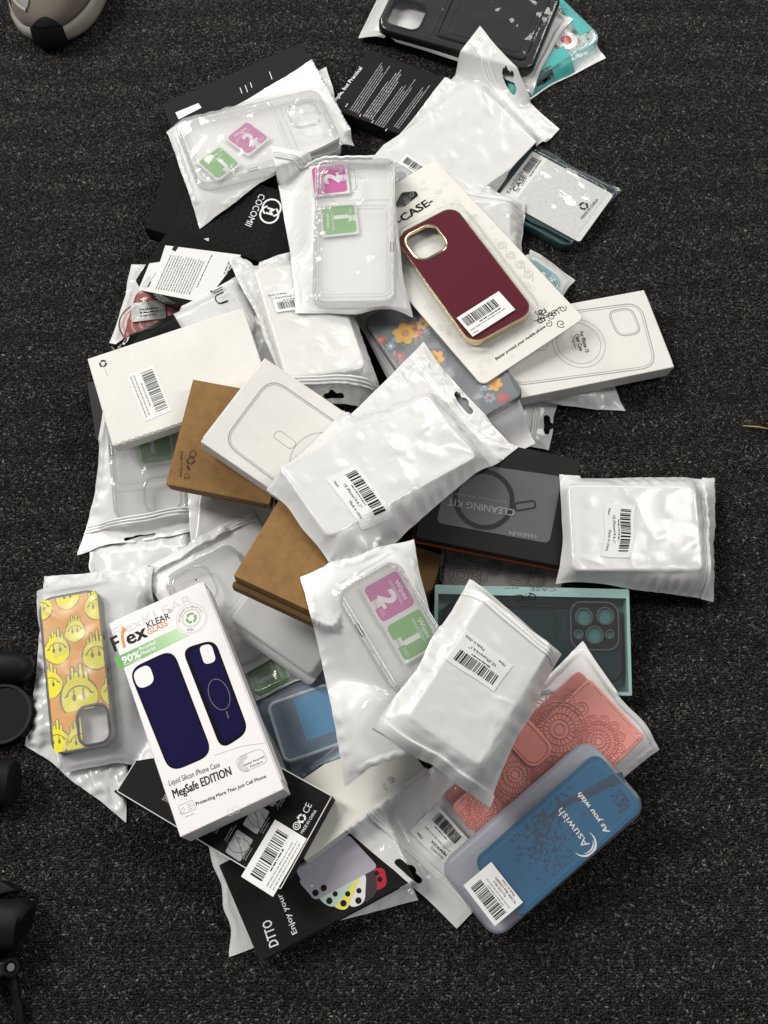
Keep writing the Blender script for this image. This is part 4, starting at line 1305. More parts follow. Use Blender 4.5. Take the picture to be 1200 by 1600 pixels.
# =================================================================== middle layer
b = bag('retail_pouch', 'frosted pouch holding a dark flower print case, under the maroon card', 'pouch',
        [(540, 470), (690, 390), (842, 680), (690, 765)], [dict(q=[(573, 496), (700, 425), (808, 622), (683, 692)], t=9, r=9)], 'frost_light', 'milky_film', seed=38, hole=(.66, .075, 9, 2.2, 0), slack=1.01)
c = b.cs[0]
def flower(k, p, r, m1, m2, n=6):
    x, y = k.L(p)
    for i in range(n):
        a = 2*PI*i/n+.3; k.poly(circ(x+r*.6*math.cos(a), y+r*.6*math.sin(a), r*.5, 12, r*.38, a), m1, .04+.002*i)
    k.poly(circ(x, y, r*.36, 12), m2, .09)
def dr(k, C):
    ly = []
    flower(k, z4(560, 770), 11, 'flower_yellow', 'flower_gold'); flower(k, z4(625, 735), 6, 'flower_yellow', 'leaf_green')
    flower(k, z4(470, 795), 5, 'flower_red', 'flower_gold'); flower(k, z4(505, 818), 4.5, 'leaf_blue', 'ink_white'); flower(k, z4(540, 855), 5, 'flower_red', 'leaf_blue')
    flower(k, (772, 600), 7, 'flower_yellow', 'flower_gold'); flower(k, (786, 622), 5, 'flower_red', 'flower_red'); flower(k, (757, 604), 4.5, 'leaf_blue', 'ink_white'); flower(k, (765, 622), 5, 'leaf_blue', 'flower_red')
    flower(k, (650, 520), 6, 'flower_red', 'flower_gold'); flower(k, (680, 560), 8, 'flower_yellow', 'flower_gold')
    r_ = random.Random(3)
    for (px, py, a, s) in ((520, 790, .5, 9), (495, 765, 2.2, 7), (600, 800, 1.2, 8), (640, 760, .2, 7), (590, 730, 2.6, 7), (520, 845, 1, 6), (555, 815, 2, 6)):
        x, y = k.L(z4(px, py)); k.poly(circ(x, y, s*.55, 12, s*.2, a), ('leaf_green', 'leaf_blue', 'flower_gold')[int(px) % 3], .03)
    for i in range(16):
        x, y = r_.uniform(-C.w*.4, C.w*.4), r_.uniform(-C.l*.42, C.l*.3); k.poly(circ(x, y, 2.6, 9, 1, r_.random()*3), r_.choice(('leaf_green', 'leaf_blue')), .03)
phone_case('dark grey phone case printed with yellow and red flowers', b.F, c, ('flower_bg', 'case_grey'), 8.6, 9, None, draw=dr, wall=3)

b = bag('mailing_pouch', 'milky pouch with an upside down barcode, left of the flower case', 'pouch',
        [(356, 402), (520, 380), (606, 622), (452, 626)], [dict(q=[(392, 422), (520, 400), (572, 580), (448, 590)], t=11, r=8)], 'milk_film', 'white_film', G_WHITE,
        seal=('b', 12), hole=(.45, .035, 22, 2.6, 0), seed=40, slack=1.04)
f_ = inner('insert_card', 'white case block inside the milky pouch', 'insert', b.F, b.cs[0], 1, .5)
p = PB(); slab(p, rr(b.cs[0][2]-2, b.cs[0][3]-2, 8, 5), 0, 10, 'paper', bev=2); p.build('white_block', f_)
sticker(b, (452, 470), 30, 24, ((480, 466), (420, 474)), b.root, std_label(11))

C = carton('phone_case_box', 'plain white carton with a barcode label and a recycling mark', 'box',
           [(140, 560), (385, 478), (418, 616), (172, 698)], 17, 'carton_white', group=G_CARTON, tilt=.12)
k = C.ink
k.recycle(*k.L(z3(112, 622)), 3.4, 'ink', ang=.3); k.lift = .12
greekpx(k, z3(120, 645), z3(136, 690), 1, 2, 1.4, 'ink_soft', 2)
for i in range(10): greekpx(k, (178+i*11, 694-i*3.6), (186+i*11, 691.5-i*3.6), 2, 3, 1.3, 'ink_soft', i)
finish(C); seam_flap(C, 'b', 'carton_white', .9)
def lab(k2_, w, h):
    k2_.barcode(0, h*.2, w*.86, h*.42, 'ink_dim', seed=21); k2_.greek(-w*.25, -h*.12, w*.5, 1, 1, 1.5, 'ink_mid', seed=3, ragged=.02)
    k2_.greek(-w*.45, -h*.26, w*.9, 2, 3, 1.5, 'ink_mid', seed=8, ragged=.2)
sticker(None, z3(308, 748), 46, 25, (z3(275, 650), z3(355, 850)), C.root, lab, surf=C.surf, lift=.25, F=C.F, z=C.T)

C = carton('kraft_box', 'flat kraft carton printed with small black recycling marks', 'box',
           [(459, 630), (418, 795), (262, 750), (303, 585)], 16, 'kraft', group='brown kraft cartons', tilt=.12, bev=.4)
k = C.ink
k.textpx('Made in China', z6(497, 122), z6(494, 232), 'kraft_ink', h=4.2)
k.recycle(*k.L(z6(540, 163)), 3.6, 'kraft_ink', ang=.2)
k.loop(circ(*k.L(z6(550, 134)), 2.6, 14), .9, 'kraft_ink'); k.rect(*k.L(z6(530, 194)), 4.5, 2.4, 'kraft_ink', ang=.6)
k.textpx('CE', z6(514, 215), z6(512, 242), 'kraft_ink', h=8)
finish(C); seam_flap(C, 'r', 'kraft_edge', .9)

C = carton('kraft_box', 'small kraft carton peeking out beside the taupe mandala wallet', 'box',
           [(600, 838), (694, 868), (664, 945), (575, 915)], 13, 'kraft', group='brown kraft cartons', bev=.4)
finish(C); seam_flap(C, 'r', 'kraft_edge', .9)

C = carton('phone_case_box', 'cream white carton with a phone outline and pill mark, on the kraft carton', 'box',
           [(411, 557), (618, 698), (523, 833), (316, 692)], 19, 'carton_white', group=G_CARTON, tilt=.12)
k = C.ink
po = ccw(roundpoly(np.array([k.L(p) for p in ((423, 589), (606, 715), (528, 826), (347, 690))]), 15, 8))
k.loop(po, .9, 'ink_mid'); k.loop(po-normals2(po)*1.5, .5, 'ink_mid')
pp = ccw(roundpoly(LP(k, z3, (862, 904), (940, 962), (912, 990), (832, 930)), 6.5, 6)); k.loop(pp, .5, 'ink_mid')
k.loop(circ(*k.L((505, 726)), 27, 40), .5, 'ink_mid')
finish(C); seam_flap(C, 'l', 'carton_white', .9)

C = carton('kraft_box', 'brown kraft carton with an open slot end, under the large white zip pouch', 'box',
           [(428, 776), (577, 842), (523, 972), (374, 903)], 21, 'kraft', group='brown kraft cartons', bev=.4, tilt=.16, lean=(-.02, -.12))
raise_poly(C.F, rr(C.W+13, C.H+13, 2, 2), 21)
raise_poly(C.F, np.array([(-C.W/2-2, -C.H/2-7), (C.W/2+2, -C.H/2-7), (C.W/2+2, 0), (-C.W/2-2, 0)]), 12)
finish(C)
p = PB(); W, H, T = C.W, C.H, C.T
p.add([(-W/2-.5, -H/2-.6, 0), (W/2+.5, -H/2-.6, 0), (W/2+.5, -H/2-4, .5), (-W/2-.5, -H/2-4, .5), (-W/2-.5, -H/2-.6, T*.52), (W/2+.5, -H/2-.6, T*.52), (W/2+.5, -H/2-4, T*.46), (-W/2-.5, -H/2-4, T*.46)],
      [(4, 5, 6, 7)[::-1], (2, 3, 7, 6), (0, 1, 2, 3), (0, 3, 7, 4), (1, 5, 6, 2)], 'kraft_edge'); p.build('tuck_flap', C.root)

# taupe mandala wallet
b = bag('retail_pouch', 'crisp clear pouch with a taupe mandala wallet, below the cleaning kit', 'pouch',
        [(688, 838), (892, 868), (884, 985), (672, 968)], [dict(q=[(700, 846), (882, 872), (872, 978), (684, 958)], t=11, r=4)], 'crisp_film', 'taupe_leather', seed=44, slack=1.03)
c = b.cs[0]
def mandala(k, cx, cy, R, m, h=.5, rings=True):
    for f, w in ((1, .05), (.86, .035), (.58, .045), (.36, .04), (.2, .05)):
        k.ridge(circ(cx, cy, R*f, 40), max(.5, R*w), h, m)
    for (n, r0, r1) in ((34, .62, .83), (20, .40, .55)):
        for i in range(n):
            a = 2*PI*i/n; k.ridge([(cx+R*r0*math.cos(a), cy+R*r0*math.sin(a)), (cx+R*(r0+r1)/2*math.cos(a), cy+R*(r0+r1)/2*math.sin(a)), (cx+R*r1*math.cos(a), cy+R*r1*math.sin(a))], R*.045, h*.8, m, False)
    for i in range(12):
        a = 2*PI*i/12; k.ridge(circ(cx+R*1.12*math.cos(a), cy+R*1.12*math.sin(a), R*.24, 14), R*.045, h*.8, m)
        k.ridge(circ(cx+R*1.12*math.cos(a), cy+R*1.12*math.sin(a), R*.12, 10), R*.04, h*.7, m)
w_ = inner('wallet_case', 'taupe wallet case embossed with mandalas, below the cleaning kit', 'wallet case', b.F, c, 11, .5, 'embossed mandala wallets')
p = PB(); slab(p, rr(c[2], c[3], 4, 5), 0, 10.4, 'taupe_leather', bev=1)
k = Ink(p, flat(10.4), inner_L(b.F, c, 10.9), 0)
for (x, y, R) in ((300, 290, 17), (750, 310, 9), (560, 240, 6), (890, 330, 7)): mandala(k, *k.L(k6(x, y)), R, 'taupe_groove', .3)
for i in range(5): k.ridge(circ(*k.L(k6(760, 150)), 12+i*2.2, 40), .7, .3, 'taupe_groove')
p.build('front_cover', w_)

# cleaning kit box
C = carton('cleaning_kit_box', 'dark grey box with orange edges and a window reading CLEANING KIT', 'box',
           [(872, 884), (640, 837), (687, 674), (919, 721)], 17, 'kit_black', tilt=.12)
k = C.ink
wq = ccw(roundpoly(LP(k, z5, (150, 648), (548, 705), (502, 942), (98, 868)), 5))
k.poly(wq, 'case_grey'); k.lift = .2
rc = k.L(z5(268, 785))
k.loop(circ(*rc, 24, 40), 4.2, 'case_black', .05)
k.loop(ccw(roundpoly(LP(k, z5, (450, 790), (455, 815), (382, 828), (378, 800)), 3)), 1.6, 'case_black', .05)
k.textpx('CLEANING KIT', z5(380, 822), z5(142, 782), 'ink_soft', h=11)
k.textpx('Screen Protector Accessories', z5(350, 792), z5(165, 762), 'ink_mid', h=4)
k.textpx('TENDLIN', z5(462, 912), z5(360, 900), 'ink_mid', h=6, bold=.02)
k.loop(wq, .8, 'ink_dim', .03)
finish(C)
p = PB(); slab(p, rr(C.W+1.6, C.H+2.2, 1, 2), 2.5, 5.5, 'orange_card'); p.build('orange_tray', C.root)
p = PB(); kk = Ink(p, flat(C.T), None, .75); kk.poly(wq*1.0, 'window_film'); p.build('window_pane', C.root)

# teal box with dark case
F = settle([(985, 915), (984, 1080), (680, 1086), (677, 920)], None, 16, .12)
rt = thing('display_box', 'teal open box with a dark green case behind clear film', 'box', F, G_CARTON)
W, H, T = F.W, F.H, 16
p = PB(); o = rr(W, H, 1, 2); slab(p, o, 0, 2, 'teal_card')
hole = rr(W-6, H-6, 1, 2); slab(p, o, 2, T, 'teal_card', [hole]); p.build('tray', rt)
p = PB(); hw = np.array([(-W/2+7.5, -H/2+2.5), (W/2-2.5, -H/2+2.5), (W/2-2.5, H/2-2.5), (-W/2+7.5, H/2-2.5)])
slab(p, o, T+.1, T+.9, 'teal_card', [hw])
k = Ink(p, flat(T+.9), F.L, .1)
k.textpx('CASE', k6(1045, 392), k6(845, 388), 'ink_dim', h=6); k.textpx('MAGIC', k6(900, 412), k6(760, 408), 'ink_dim', h=2.6) if 0 else None
greekpx(k, k6(750, 396), k6(625, 396), 1, 2, 2, 'ink_dim', 3)
p.build('frame_card', rt)
p = PB(); slab(p, rr(W-2, H-2, 1, 2), T+.02, T+.06, 'window_film')
k = Ink(p, flat(T+.06), F.L, 1.0)
k.textpx('Q.C.', k6(892, 438), k6(722, 448), 'ink', h=10)
p.build('window_pane', rt)
raise_poly(F, o, T+1)
cq = [(974, 940), (974, 1063), (692, 1066), (690, 944)]
cx, cy, w, l, a = rectfit(F, cq, 13); w = min(w, W-9); l = min(l, H-9)
def dr(k, C):
    k.ridge(rr(C.w*.86, C.l*.56, 8, 6, 0, -C.l*.15), 1.2, .6, 'case_black')
    k.rect(0, -C.l*.15, C.w*.80, C.l*.53, 'dark_teal_panel', .06, r=7)
cs_ = rectfit(F, [zcc(975, 295), zcc(975, 462), zcc(793, 462), zcc(793, 295)], 13)
Cc = phone_case('dark green phone case with a camera plate in the teal box', F, (cx, cy, w, l, a), ('dark_teal_panel', 'case_black'), 11, 12, None, z0=2.2, wall=5, draw=dr)
ca, sa = math.cos(a), math.sin(a)
def PL(f, x, y):
    q = F.L(f(x, y), 14)-np.array([cx, cy]); return np.array([q[0]*ca+q[1]*sa, -q[0]*sa+q[1]*ca])
pc = PL(zcc, 885, 379)
p = PB(); sz = 38; po = rr(sz, sz, 9, 7, *pc)
hs = [circ(*PL(zcc, x, y), r0, 22) for x, y, r0 in ((845, 345, 6.9), (925, 342, 6.9), (885, 413, 6.9), (825, 411, 3.4), (942, 411, 3.4))]
slab(p, po, 10.6, 12.4, 'case_black', hs, bev=.5); pl = p.build('camera_plate', Cc.root)
for h_ in hs:
    p = PB(); h_ = np.asarray(h_); sweep(p, h_, [(-.5, 11.2), (.5, 11.2), (.5, 12.9), (-.5, 12.9)], 'metal_grey'); p.build('lens_ring', pl, True, 40)
    p = PB(); V, Tt = tess([h_]); p.add(np.c_[V, np.full(len(V), 10.75)], ccw_fix(V, Tt), 'lens_teal'); p.build('lens_opening', pl)
p = PB(); sweep(p, po, [(-.2, 10.6), (1.0, 10.6), (1.0, 12.9), (-.2, 12.9)], 'metal_grey'); p.build('plate_rim', pl, True, 40)

b = bag('mailing_pouch', 'white pouch with a vertical barcode label and folded end, far right', 'pouch',
        [(873, 742), (1130, 736), (1124, 935), (871, 909)], [dict(q=[(890, 758), (1096, 756), (1094, 896), (888, 892)], t=15, r=7)], 'white_film', None, G_WHITE,
        flap=('r', 1, 12), label_at=[z5(757, 895)], seed=46, slack=1.035, tilt=.1)
sticker(b, z5(757, 895), 45, 25, (z5(757, 800), z5(755, 990)), b.root, std_label(3))

# maroon case on its card
F = settle([(544, 328), (696, 244), (894, 502), (738, 617)], None, 2, .14)
rt = thing('blister_card', 'white hanging card with vine pattern and the word CASE, holding a maroon case', 'blister pack', F)
W, H = F.W, F.H
hp = ccw(roundpoly(LP(F, z4, (520, 285), (545, 240), (600, 235), (610, 252), (555, 296), (528, 297)), 2))
p = PB(); o = rr(W, H, 6, 6); slab(p, o, 0, 1.6, 'card_white', [hp], bev=.3)
k = Ink(p, flat(1.6), lambda q: F.L(q, 1.6), .1)
k.textpx('-CASE-', z4(537, 362), z4(665, 282), 'ink', h=13, bold=.03)
k.textpx('Better protect your mobile phone', z4(900, 872), z4(1085, 748), 'ink', h=4.6, bold=.02, shear=.2)
for i, (x, y) in enumerate(((922, 440), (955, 478), (990, 514), (1022, 550))):
    c0 = k.L(z4(x, y)); k.loop(circ(*c0, 4.0, 20), .45, 'ink_mid'); k.loop(circ(*c0, 1.8, 10, 2.4, i), .6, 'ink_mid')
    c1 = k.L(z4(x+16, y+18)); k.loop([c1+(1.8, 1.8), c1-(1.8, 1.8)], .4, 'ink_mid', closed=False)
r_ = random.Random(4)
def swirl(x, y, r0, a0, turns, w, m, up=0):
    t = np.linspace(0, 1, 26); rad = r0*(1-t*.85); a = a0+turns*2*PI*t
    k.loop(np.stack([x+rad*np.cos(a), y+rad*np.sin(a)], 1), w, m, up, False)
for i in range(150):
    x, y = r_.uniform(-W/2+5, W/2-5), r_.uniform(-H/2+5, H/2-5)
    if abs(x) < W*.31 and -H*.36 < y < H*.27: continue
    swirl(x, y, r_.uniform(2, 4), r_.random()*6, r_.choice((-1.2, 1.2)), .4, 'lace_ink')
for i in range(11):
    q_ = k.L(z4(1110+r_.uniform(-62, 40), 695+r_.uniform(-32, 42))); swirl(*q_, r_.uniform(2, 5), r_.random()*6, r_.choice((-1.3, 1.3)), .7, 'ink', .02)
k.loop([k.L(z4(*q_)) for q_ in ((1040, 725), (1075, 715), (1110, 700), (1140, 670))], .8, 'ink', .03, False)
p.build('printed_card', rt)
cq = [z4(508, 402), z4(743, 290), z4(1048, 676), z4(815, 816)]
cm = rectfit(F, cq, 13)
bo = rr(cm[2]+11, cm[3]+9, 15, 8, cm[0]+2, cm[1], cm[4])
p = PB(); N = normals2(bo); n = len(bo); e = 3; prof = [(4, 1.9), (.5, 2.2), (0, 3), (-.2, 10.5), (-1, 12.8), (-3, 13.6)]
V = np.concatenate([np.c_[bo+N*a_, np.full(n, z_)] for a_, z_ in prof]); Fc = []
for j in range(len(prof)-1):
    for i in range(n): Fc.append((j*n+i, j*n+(i+1) % n, (j+1)*n+(i+1) % n, (j+1)*n+i))
p.add(V, Fc, 'blister'); VV, Tt = tess([bo+N*-3]); p.add(np.c_[VV, np.full(len(VV), 13.6)], ccw_fix(VV, Tt), 'blister'); p.build('blister_dome', rt, True, 50)
raise_poly(F, o, 2); raise_poly(F, bo, 14)
cam_ = (-cm[2]/2+22, cm[3]/2-22, 31, 31, 9)
Cm = phone_case('glossy maroon phone case with gold edge in a blister card', F, cm[:5], ('maroon', 'gold'), 10.5, 13, cam_, z0=1.9, wall=1.4, cam_mat='gold')
def lab(k2_, w, h):
    k2_.barcode(-w*.05, h*.16, w*.78, h*.4, seed=14); k2_.greek(-w*.2, -h*.13, w*.5, 1, 1, 1.5, 'ink', seed=3, ragged=.02)
    k2_.greek(-w*.45, -h*.24, w*.86, 1, 2.5, 1.6, 'ink_mid', seed=5, ragged=.05); k2_.text('New', -w*.45, -h*.43, 2.8, 'ink_dim')
sticker(None, z4(862, 697), 46, 24, (z4(765, 745), z4(930, 640)), rt, lab, surf=flat(13.6), lift=.25, F=F, z=13.6)

b = bag('retail_pouch', 'clear zip pouch in the upper middle with a see-through case and two wipe sachets', 'pouch',
        [(422, 230), (616, 243), (641, 486), (466, 494)], [dict(q=[(474, 246), (600, 248), (637, 466), (506, 474)], t=13, r=12)], 'clear_film', 'white_back', G_CLEAR,
        seal=('t', 6), seed=48, slack=1.035)
clear_case('clear case with card pocket in the upper middle wipes pouch', b, camspec=(-15, b.cs[0][3]/2-25, 31, 29, 8))
wipe('pink sachet numbered 2 in the upper middle clear pouch', b.F, (515, 281), ((518, 312), (511, 252)), 31, 2, 3)
wipe('green sachet numbered 1 in the upper middle clear pouch', b.F, (530, 344), ((533, 372), (527, 315)), 30, 1, 3)

# =================================================================== top layer
b = bag('mailing_pouch', 'large white zip pouch with a barcode label in the middle of the pile', 'pouch',
        [(660, 516), (812, 692), (536, 905), (414, 758)], [dict(q=[(652, 592), (736, 702), (527, 856), (448, 752)], t=13, r=6)], 'white_film', None, G_WHITE,
        seal=('t', 15), hole=(.53, .962, 22, 3, 0), seed=50, slack=1.03, label_at=[zf(603, 540)])
sticker(b, zf(603, 540), 50, 28, (zf(540, 450), zf(668, 625)), b.root, std_label(1))

b = bag('retail_pouch', 'clear pouch in the lower middle with two wipe sachets facing sideways', 'pouch',
        [(467, 896), (646, 828), (728, 1150), (536, 1218)], [dict(q=[(522, 925), (622, 866), (716, 1030), (620, 1092)], t=13, r=10), dict(q=[(560, 1100), (640, 1080), (650, 1170), (575, 1190)], t=3, r=8, bulk=0)], 'clear_film', 'white_back', G_CLEAR,
        seed=52, slack=1.035)
clear_case('clear case with a metal clip in the lower middle wipes pouch', b, cam=False, cut=.9, sd=-1)
wipe('pink sachet numbered 2 in the lower middle pouch', b.F, zb(865, 395), (zb(890, 315), zb(935, 395)), 29, 2, 3)
wipe('green sachet numbered 1 in the lower middle pouch', b.F, zb(972, 575), (zb(1000, 495), zb(1045, 575)), 29, 1, 3)

# pink wallet
b = bag('retail_pouch', 'clear zip pouch with a pink mandala wallet, lower right', 'pouch',
        [(912, 1003), (1036, 1168), (712, 1452), (542, 1296)], [dict(q=[(916, 1052), (1016, 1163), (782, 1346), (682, 1236)], t=19, r=4)], 'clear_film', 'white_back', G_CLEAR,
        seal=('b', 17), hole=(.5, .03, 24, 3, 0), seed=54, slack=1.035, tilt=.12, crumple=2.2)
c = b.cs[0]; cw, cl = c[2], c[3]
w_ = inner('wallet_case', 'pink leather wallet case embossed with mandalas, with a snap tab', 'wallet case', b.F, c, 19, .5, 'embossed mandala wallets')
p = PB(); slab(p, rr(cw-8, cl, 4, 5, -4, 0), 0, 3.2, 'pink_leather_deep', bev=.8); p.build('back_cover', w_)
p = PB(); slab(p, rr(cw-16, cl-12, 6, 5, 2, 0), 3.4, 13.6, 'case_black', bev=1); p.build('inner_tray', w_)
p = PB(); slab(p, rr(cw-10, cl, 4, 5, 5, 0), 14, 18, 'pink_leather', bev=1)
k = Ink(p, flat(18), inner_L(b.F, c, 18.5), 0)
for (x, y, R) in ((755, 765, 21), (900, 810, 15), (590, 935, 17), (480, 1065, 15), (700, 935, 11)): mandala(k, *k.L(zcc(x, y)), R, 'pink_leather_deep', .8)
p.build('front_cover', w_)
p = PB(); k = Ink(p, flat(18.0), None, .1)
o = rr(cw-15, cl-5, 3, 4, 5, 0); pts = []
per = np.concatenate([o, o[:1]]); L_ = np.r_[0, np.cumsum(np.linalg.norm(np.diff(per, axis=0), axis=1))]
for d in np.arange(0, L_[-1], 2.6):
    i = np.searchsorted(L_, d, 'right')-1; i = min(i, len(o)-1); t = per[i+1]-per[i]; t /= np.linalg.norm(t)+1e-9; q_ = per[i]+t*(d-L_[i])
    k.rect(q_[0], q_[1], 1.6, .5, 'pink_thread', .1, math.atan2(t[1], t[0]))
p.build('stitching', w_)
tp = inner_L(b.F, c, 20)(zcc(650, 832))
p = PB(); slab(p, rr(40, 25, 9, 6, tp[0]-6, tp[1]), 18.2, 20, 'pink_leather', bev=.7)
k = Ink(p, flat(20), None, .05); k.ridge(rr(35, 20, 7, 6, tp[0]-6, tp[1]), .5, .25, 'pink_thread')
p.build('snap_tab', w_, False)
def lab(k2_, w, h):
    k2_.barcode(-w*.02, h*.27-h*.5+.5*h*.0+0, w*.7, h*.34, seed=17)
    k2_.text('MENHICDX', -w*.42, h*.26, 3.0, 'ink', bold=.02); k2_.text('2A-LU(EFC)', -w*.42, h*.38, 2.6, 'ink'); k2_.text('China', w*.18, h*.38, 2.6, 'ink', bold=.02)
    k2_.greek(-w*.42, h*.17, w*.8, 1, 2, 1.5, 'ink_mid', seed=4); k2_.greek(-w*.2, h*.0, w*.5, 1, 2, 1.2, 'ink', seed=6)
sticker(b, k1(520, 740), 36, 30, (k1(640, 930), k1(360, 640)), b.root, lab)

b = bag('mailing_pouch', 'white pouch with an upside down barcode and folded lower end, beside the pink wallet', 'pouch',
        [(735, 897), (882, 1018), (765, 1257), (580, 1141)], [dict(q=[(754, 928), (862, 1005), (756, 1205), (634, 1124)], t=12, r=6)], 'white_film', None, G_WHITE,
        flap=('b', .6, 9), seal=('t', 8), seed=56, slack=1.03, label_at=[zcc(455, 512)])
sticker(b, zcc(455, 512), 42, 25, (zcc(540, 575), zcc(370, 455)), b.root, std_label(5))

# blue wallet in a frosted sleeve
F = settle([(772, 1466), (680, 1356), (922, 1150), (1018, 1268)], None, 17, .12)
rt = shell(F, 'plastic_sleeve', 'frosted rounded plastic sleeve with a barcode label, holding the blue case', 'sleeve', F.W, F.H, 17, 'frost_shell', r=13, back_m='lilac_film')
cq = [(810, 1437), (735, 1340), (936, 1180), (1012, 1262)]
cb = rectfit(F, cq, 14)
def dr(k, C):
    r_ = random.Random(11)
    tk = [k.L(ze(*q_)) for q_ in ((1010, 165), (960, 180), (900, 215), (845, 240), (800, 260), (760, 300), (700, 330))]
    for i in range(len(tk)-1):
        w0 = 8-i*1.2; k.loop([tk[i], (tk[i]+tk[i+1])/2, tk[i+1]], w0, 'blue_dark', .02, False)
    for a0, b0 in (((845, 240), (790, 220)), ((820, 250), (780, 330)), ((780, 280), (740, 380)), ((760, 300), (690, 300)), ((880, 225), (900, 300)), ((740, 330), (700, 430)), ((800, 262), (830, 350))):
        pa, pb_ = k.L(ze(*a0)), k.L(ze(*b0)); k.loop([pa, (pa+pb_)/2+(1, 1), pb_], 1.0, 'blue_dark', .03, False)
    for i in range(330):
        if i < 290:
            cxy = r_.choice(((780, 225), (700, 300), (740, 380), (690, 420), (800, 380), (650, 350), (770, 450), (720, 340), (810, 300)))
            q_ = k.L(ze(cxy[0]+r_.gauss(0, 30), cxy[1]+r_.gauss(0, 28)))
        else: q_ = k.L(ze(1005+r_.gauss(0, 20), 245+r_.gauss(0, 22)))
        if abs(q_[0]) > C.w/2-5 or abs(q_[1]) > C.l/2-5: continue
        s_ = r_.uniform(.5, 1.7); a_ = r_.random()*3
        k.poly(circ(*q_, s_, 6, s_*.6, a_), 'blue_dark', .04+.0002*i)
    k.textpx('Asuwish', k5(1022, 318), k5(822, 52), 'ink_white', h=13, up=.2)
    b0 = k.L(k5(1022, 318)); cc = b0+np.array([3.4, 3.2])
    for r0, dx_, a0, a1 in ((9.0, 0, 1.7, 5.0), (7.4, .3, 2.5, 4.3)):
        a_ = np.linspace(a0, a1, 26); t_ = np.sin(np.linspace(.15, PI-.15, 26))*(1.0 if r0 > 8 else .6)
        o_ = np.stack([cc[0]+dx_+(r0+t_*.9)*np.cos(a_), cc[1]+(r0+t_*.9)*np.sin(a_)], 1); i_ = np.stack([cc[0]+dx_+(r0-t_*.9)*np.cos(a_), cc[1]+(r0-t_*.9)*np.sin(a_)], 1)
        k.poly(ccw(np.concatenate([o_, i_[::-1]])), 'ink_white', .2)
    k.textpx('As you wish', k5(1168, 228), (908, 1238), 'ink_white', h=9, shear=.25, bold=.02, up=.2)
    k.loop(rr(C.w-9, C.l-9, 8, 6), .45, 'blue_stitch', .02)
phone_case('blue phone case with a tree print and white Asuwish lettering', F, cb, ('blue_case', 'blue_case'), 12.5, 8, None, z0=1.5, draw=dr, wall=2)
def lab(k2_, w, h):
    k2_.barcode(-w*.03, h*.20, w*.8, h*.36, seed=23); k2_.greek(-w*.3, -h*.03, w*.5, 1, 1, 1.3, 'ink_mid', seed=3, ragged=.02)
    k2_.greek(-w*.42, -h*.12, w*.84, 1, 2, 1.2, 'ink_mid', seed=9); k2_.text('For ZTE 3016', -w*.2, -h*.26, 2.4, 'ink')
    k2_.text('PC2009: Blue-UA(EBK)', -w*.42, -h*.36, 2.4, 'ink'); k2_.text('Made In China', -w*.3, -h*.46, 2.4, 'ink')
sticker(None, ze(556, 570), 36, 27, (ze(602, 640), ze(505, 515)), rt, lab, surf=flat(17), lift=.25, F=F, z=17, r=2)

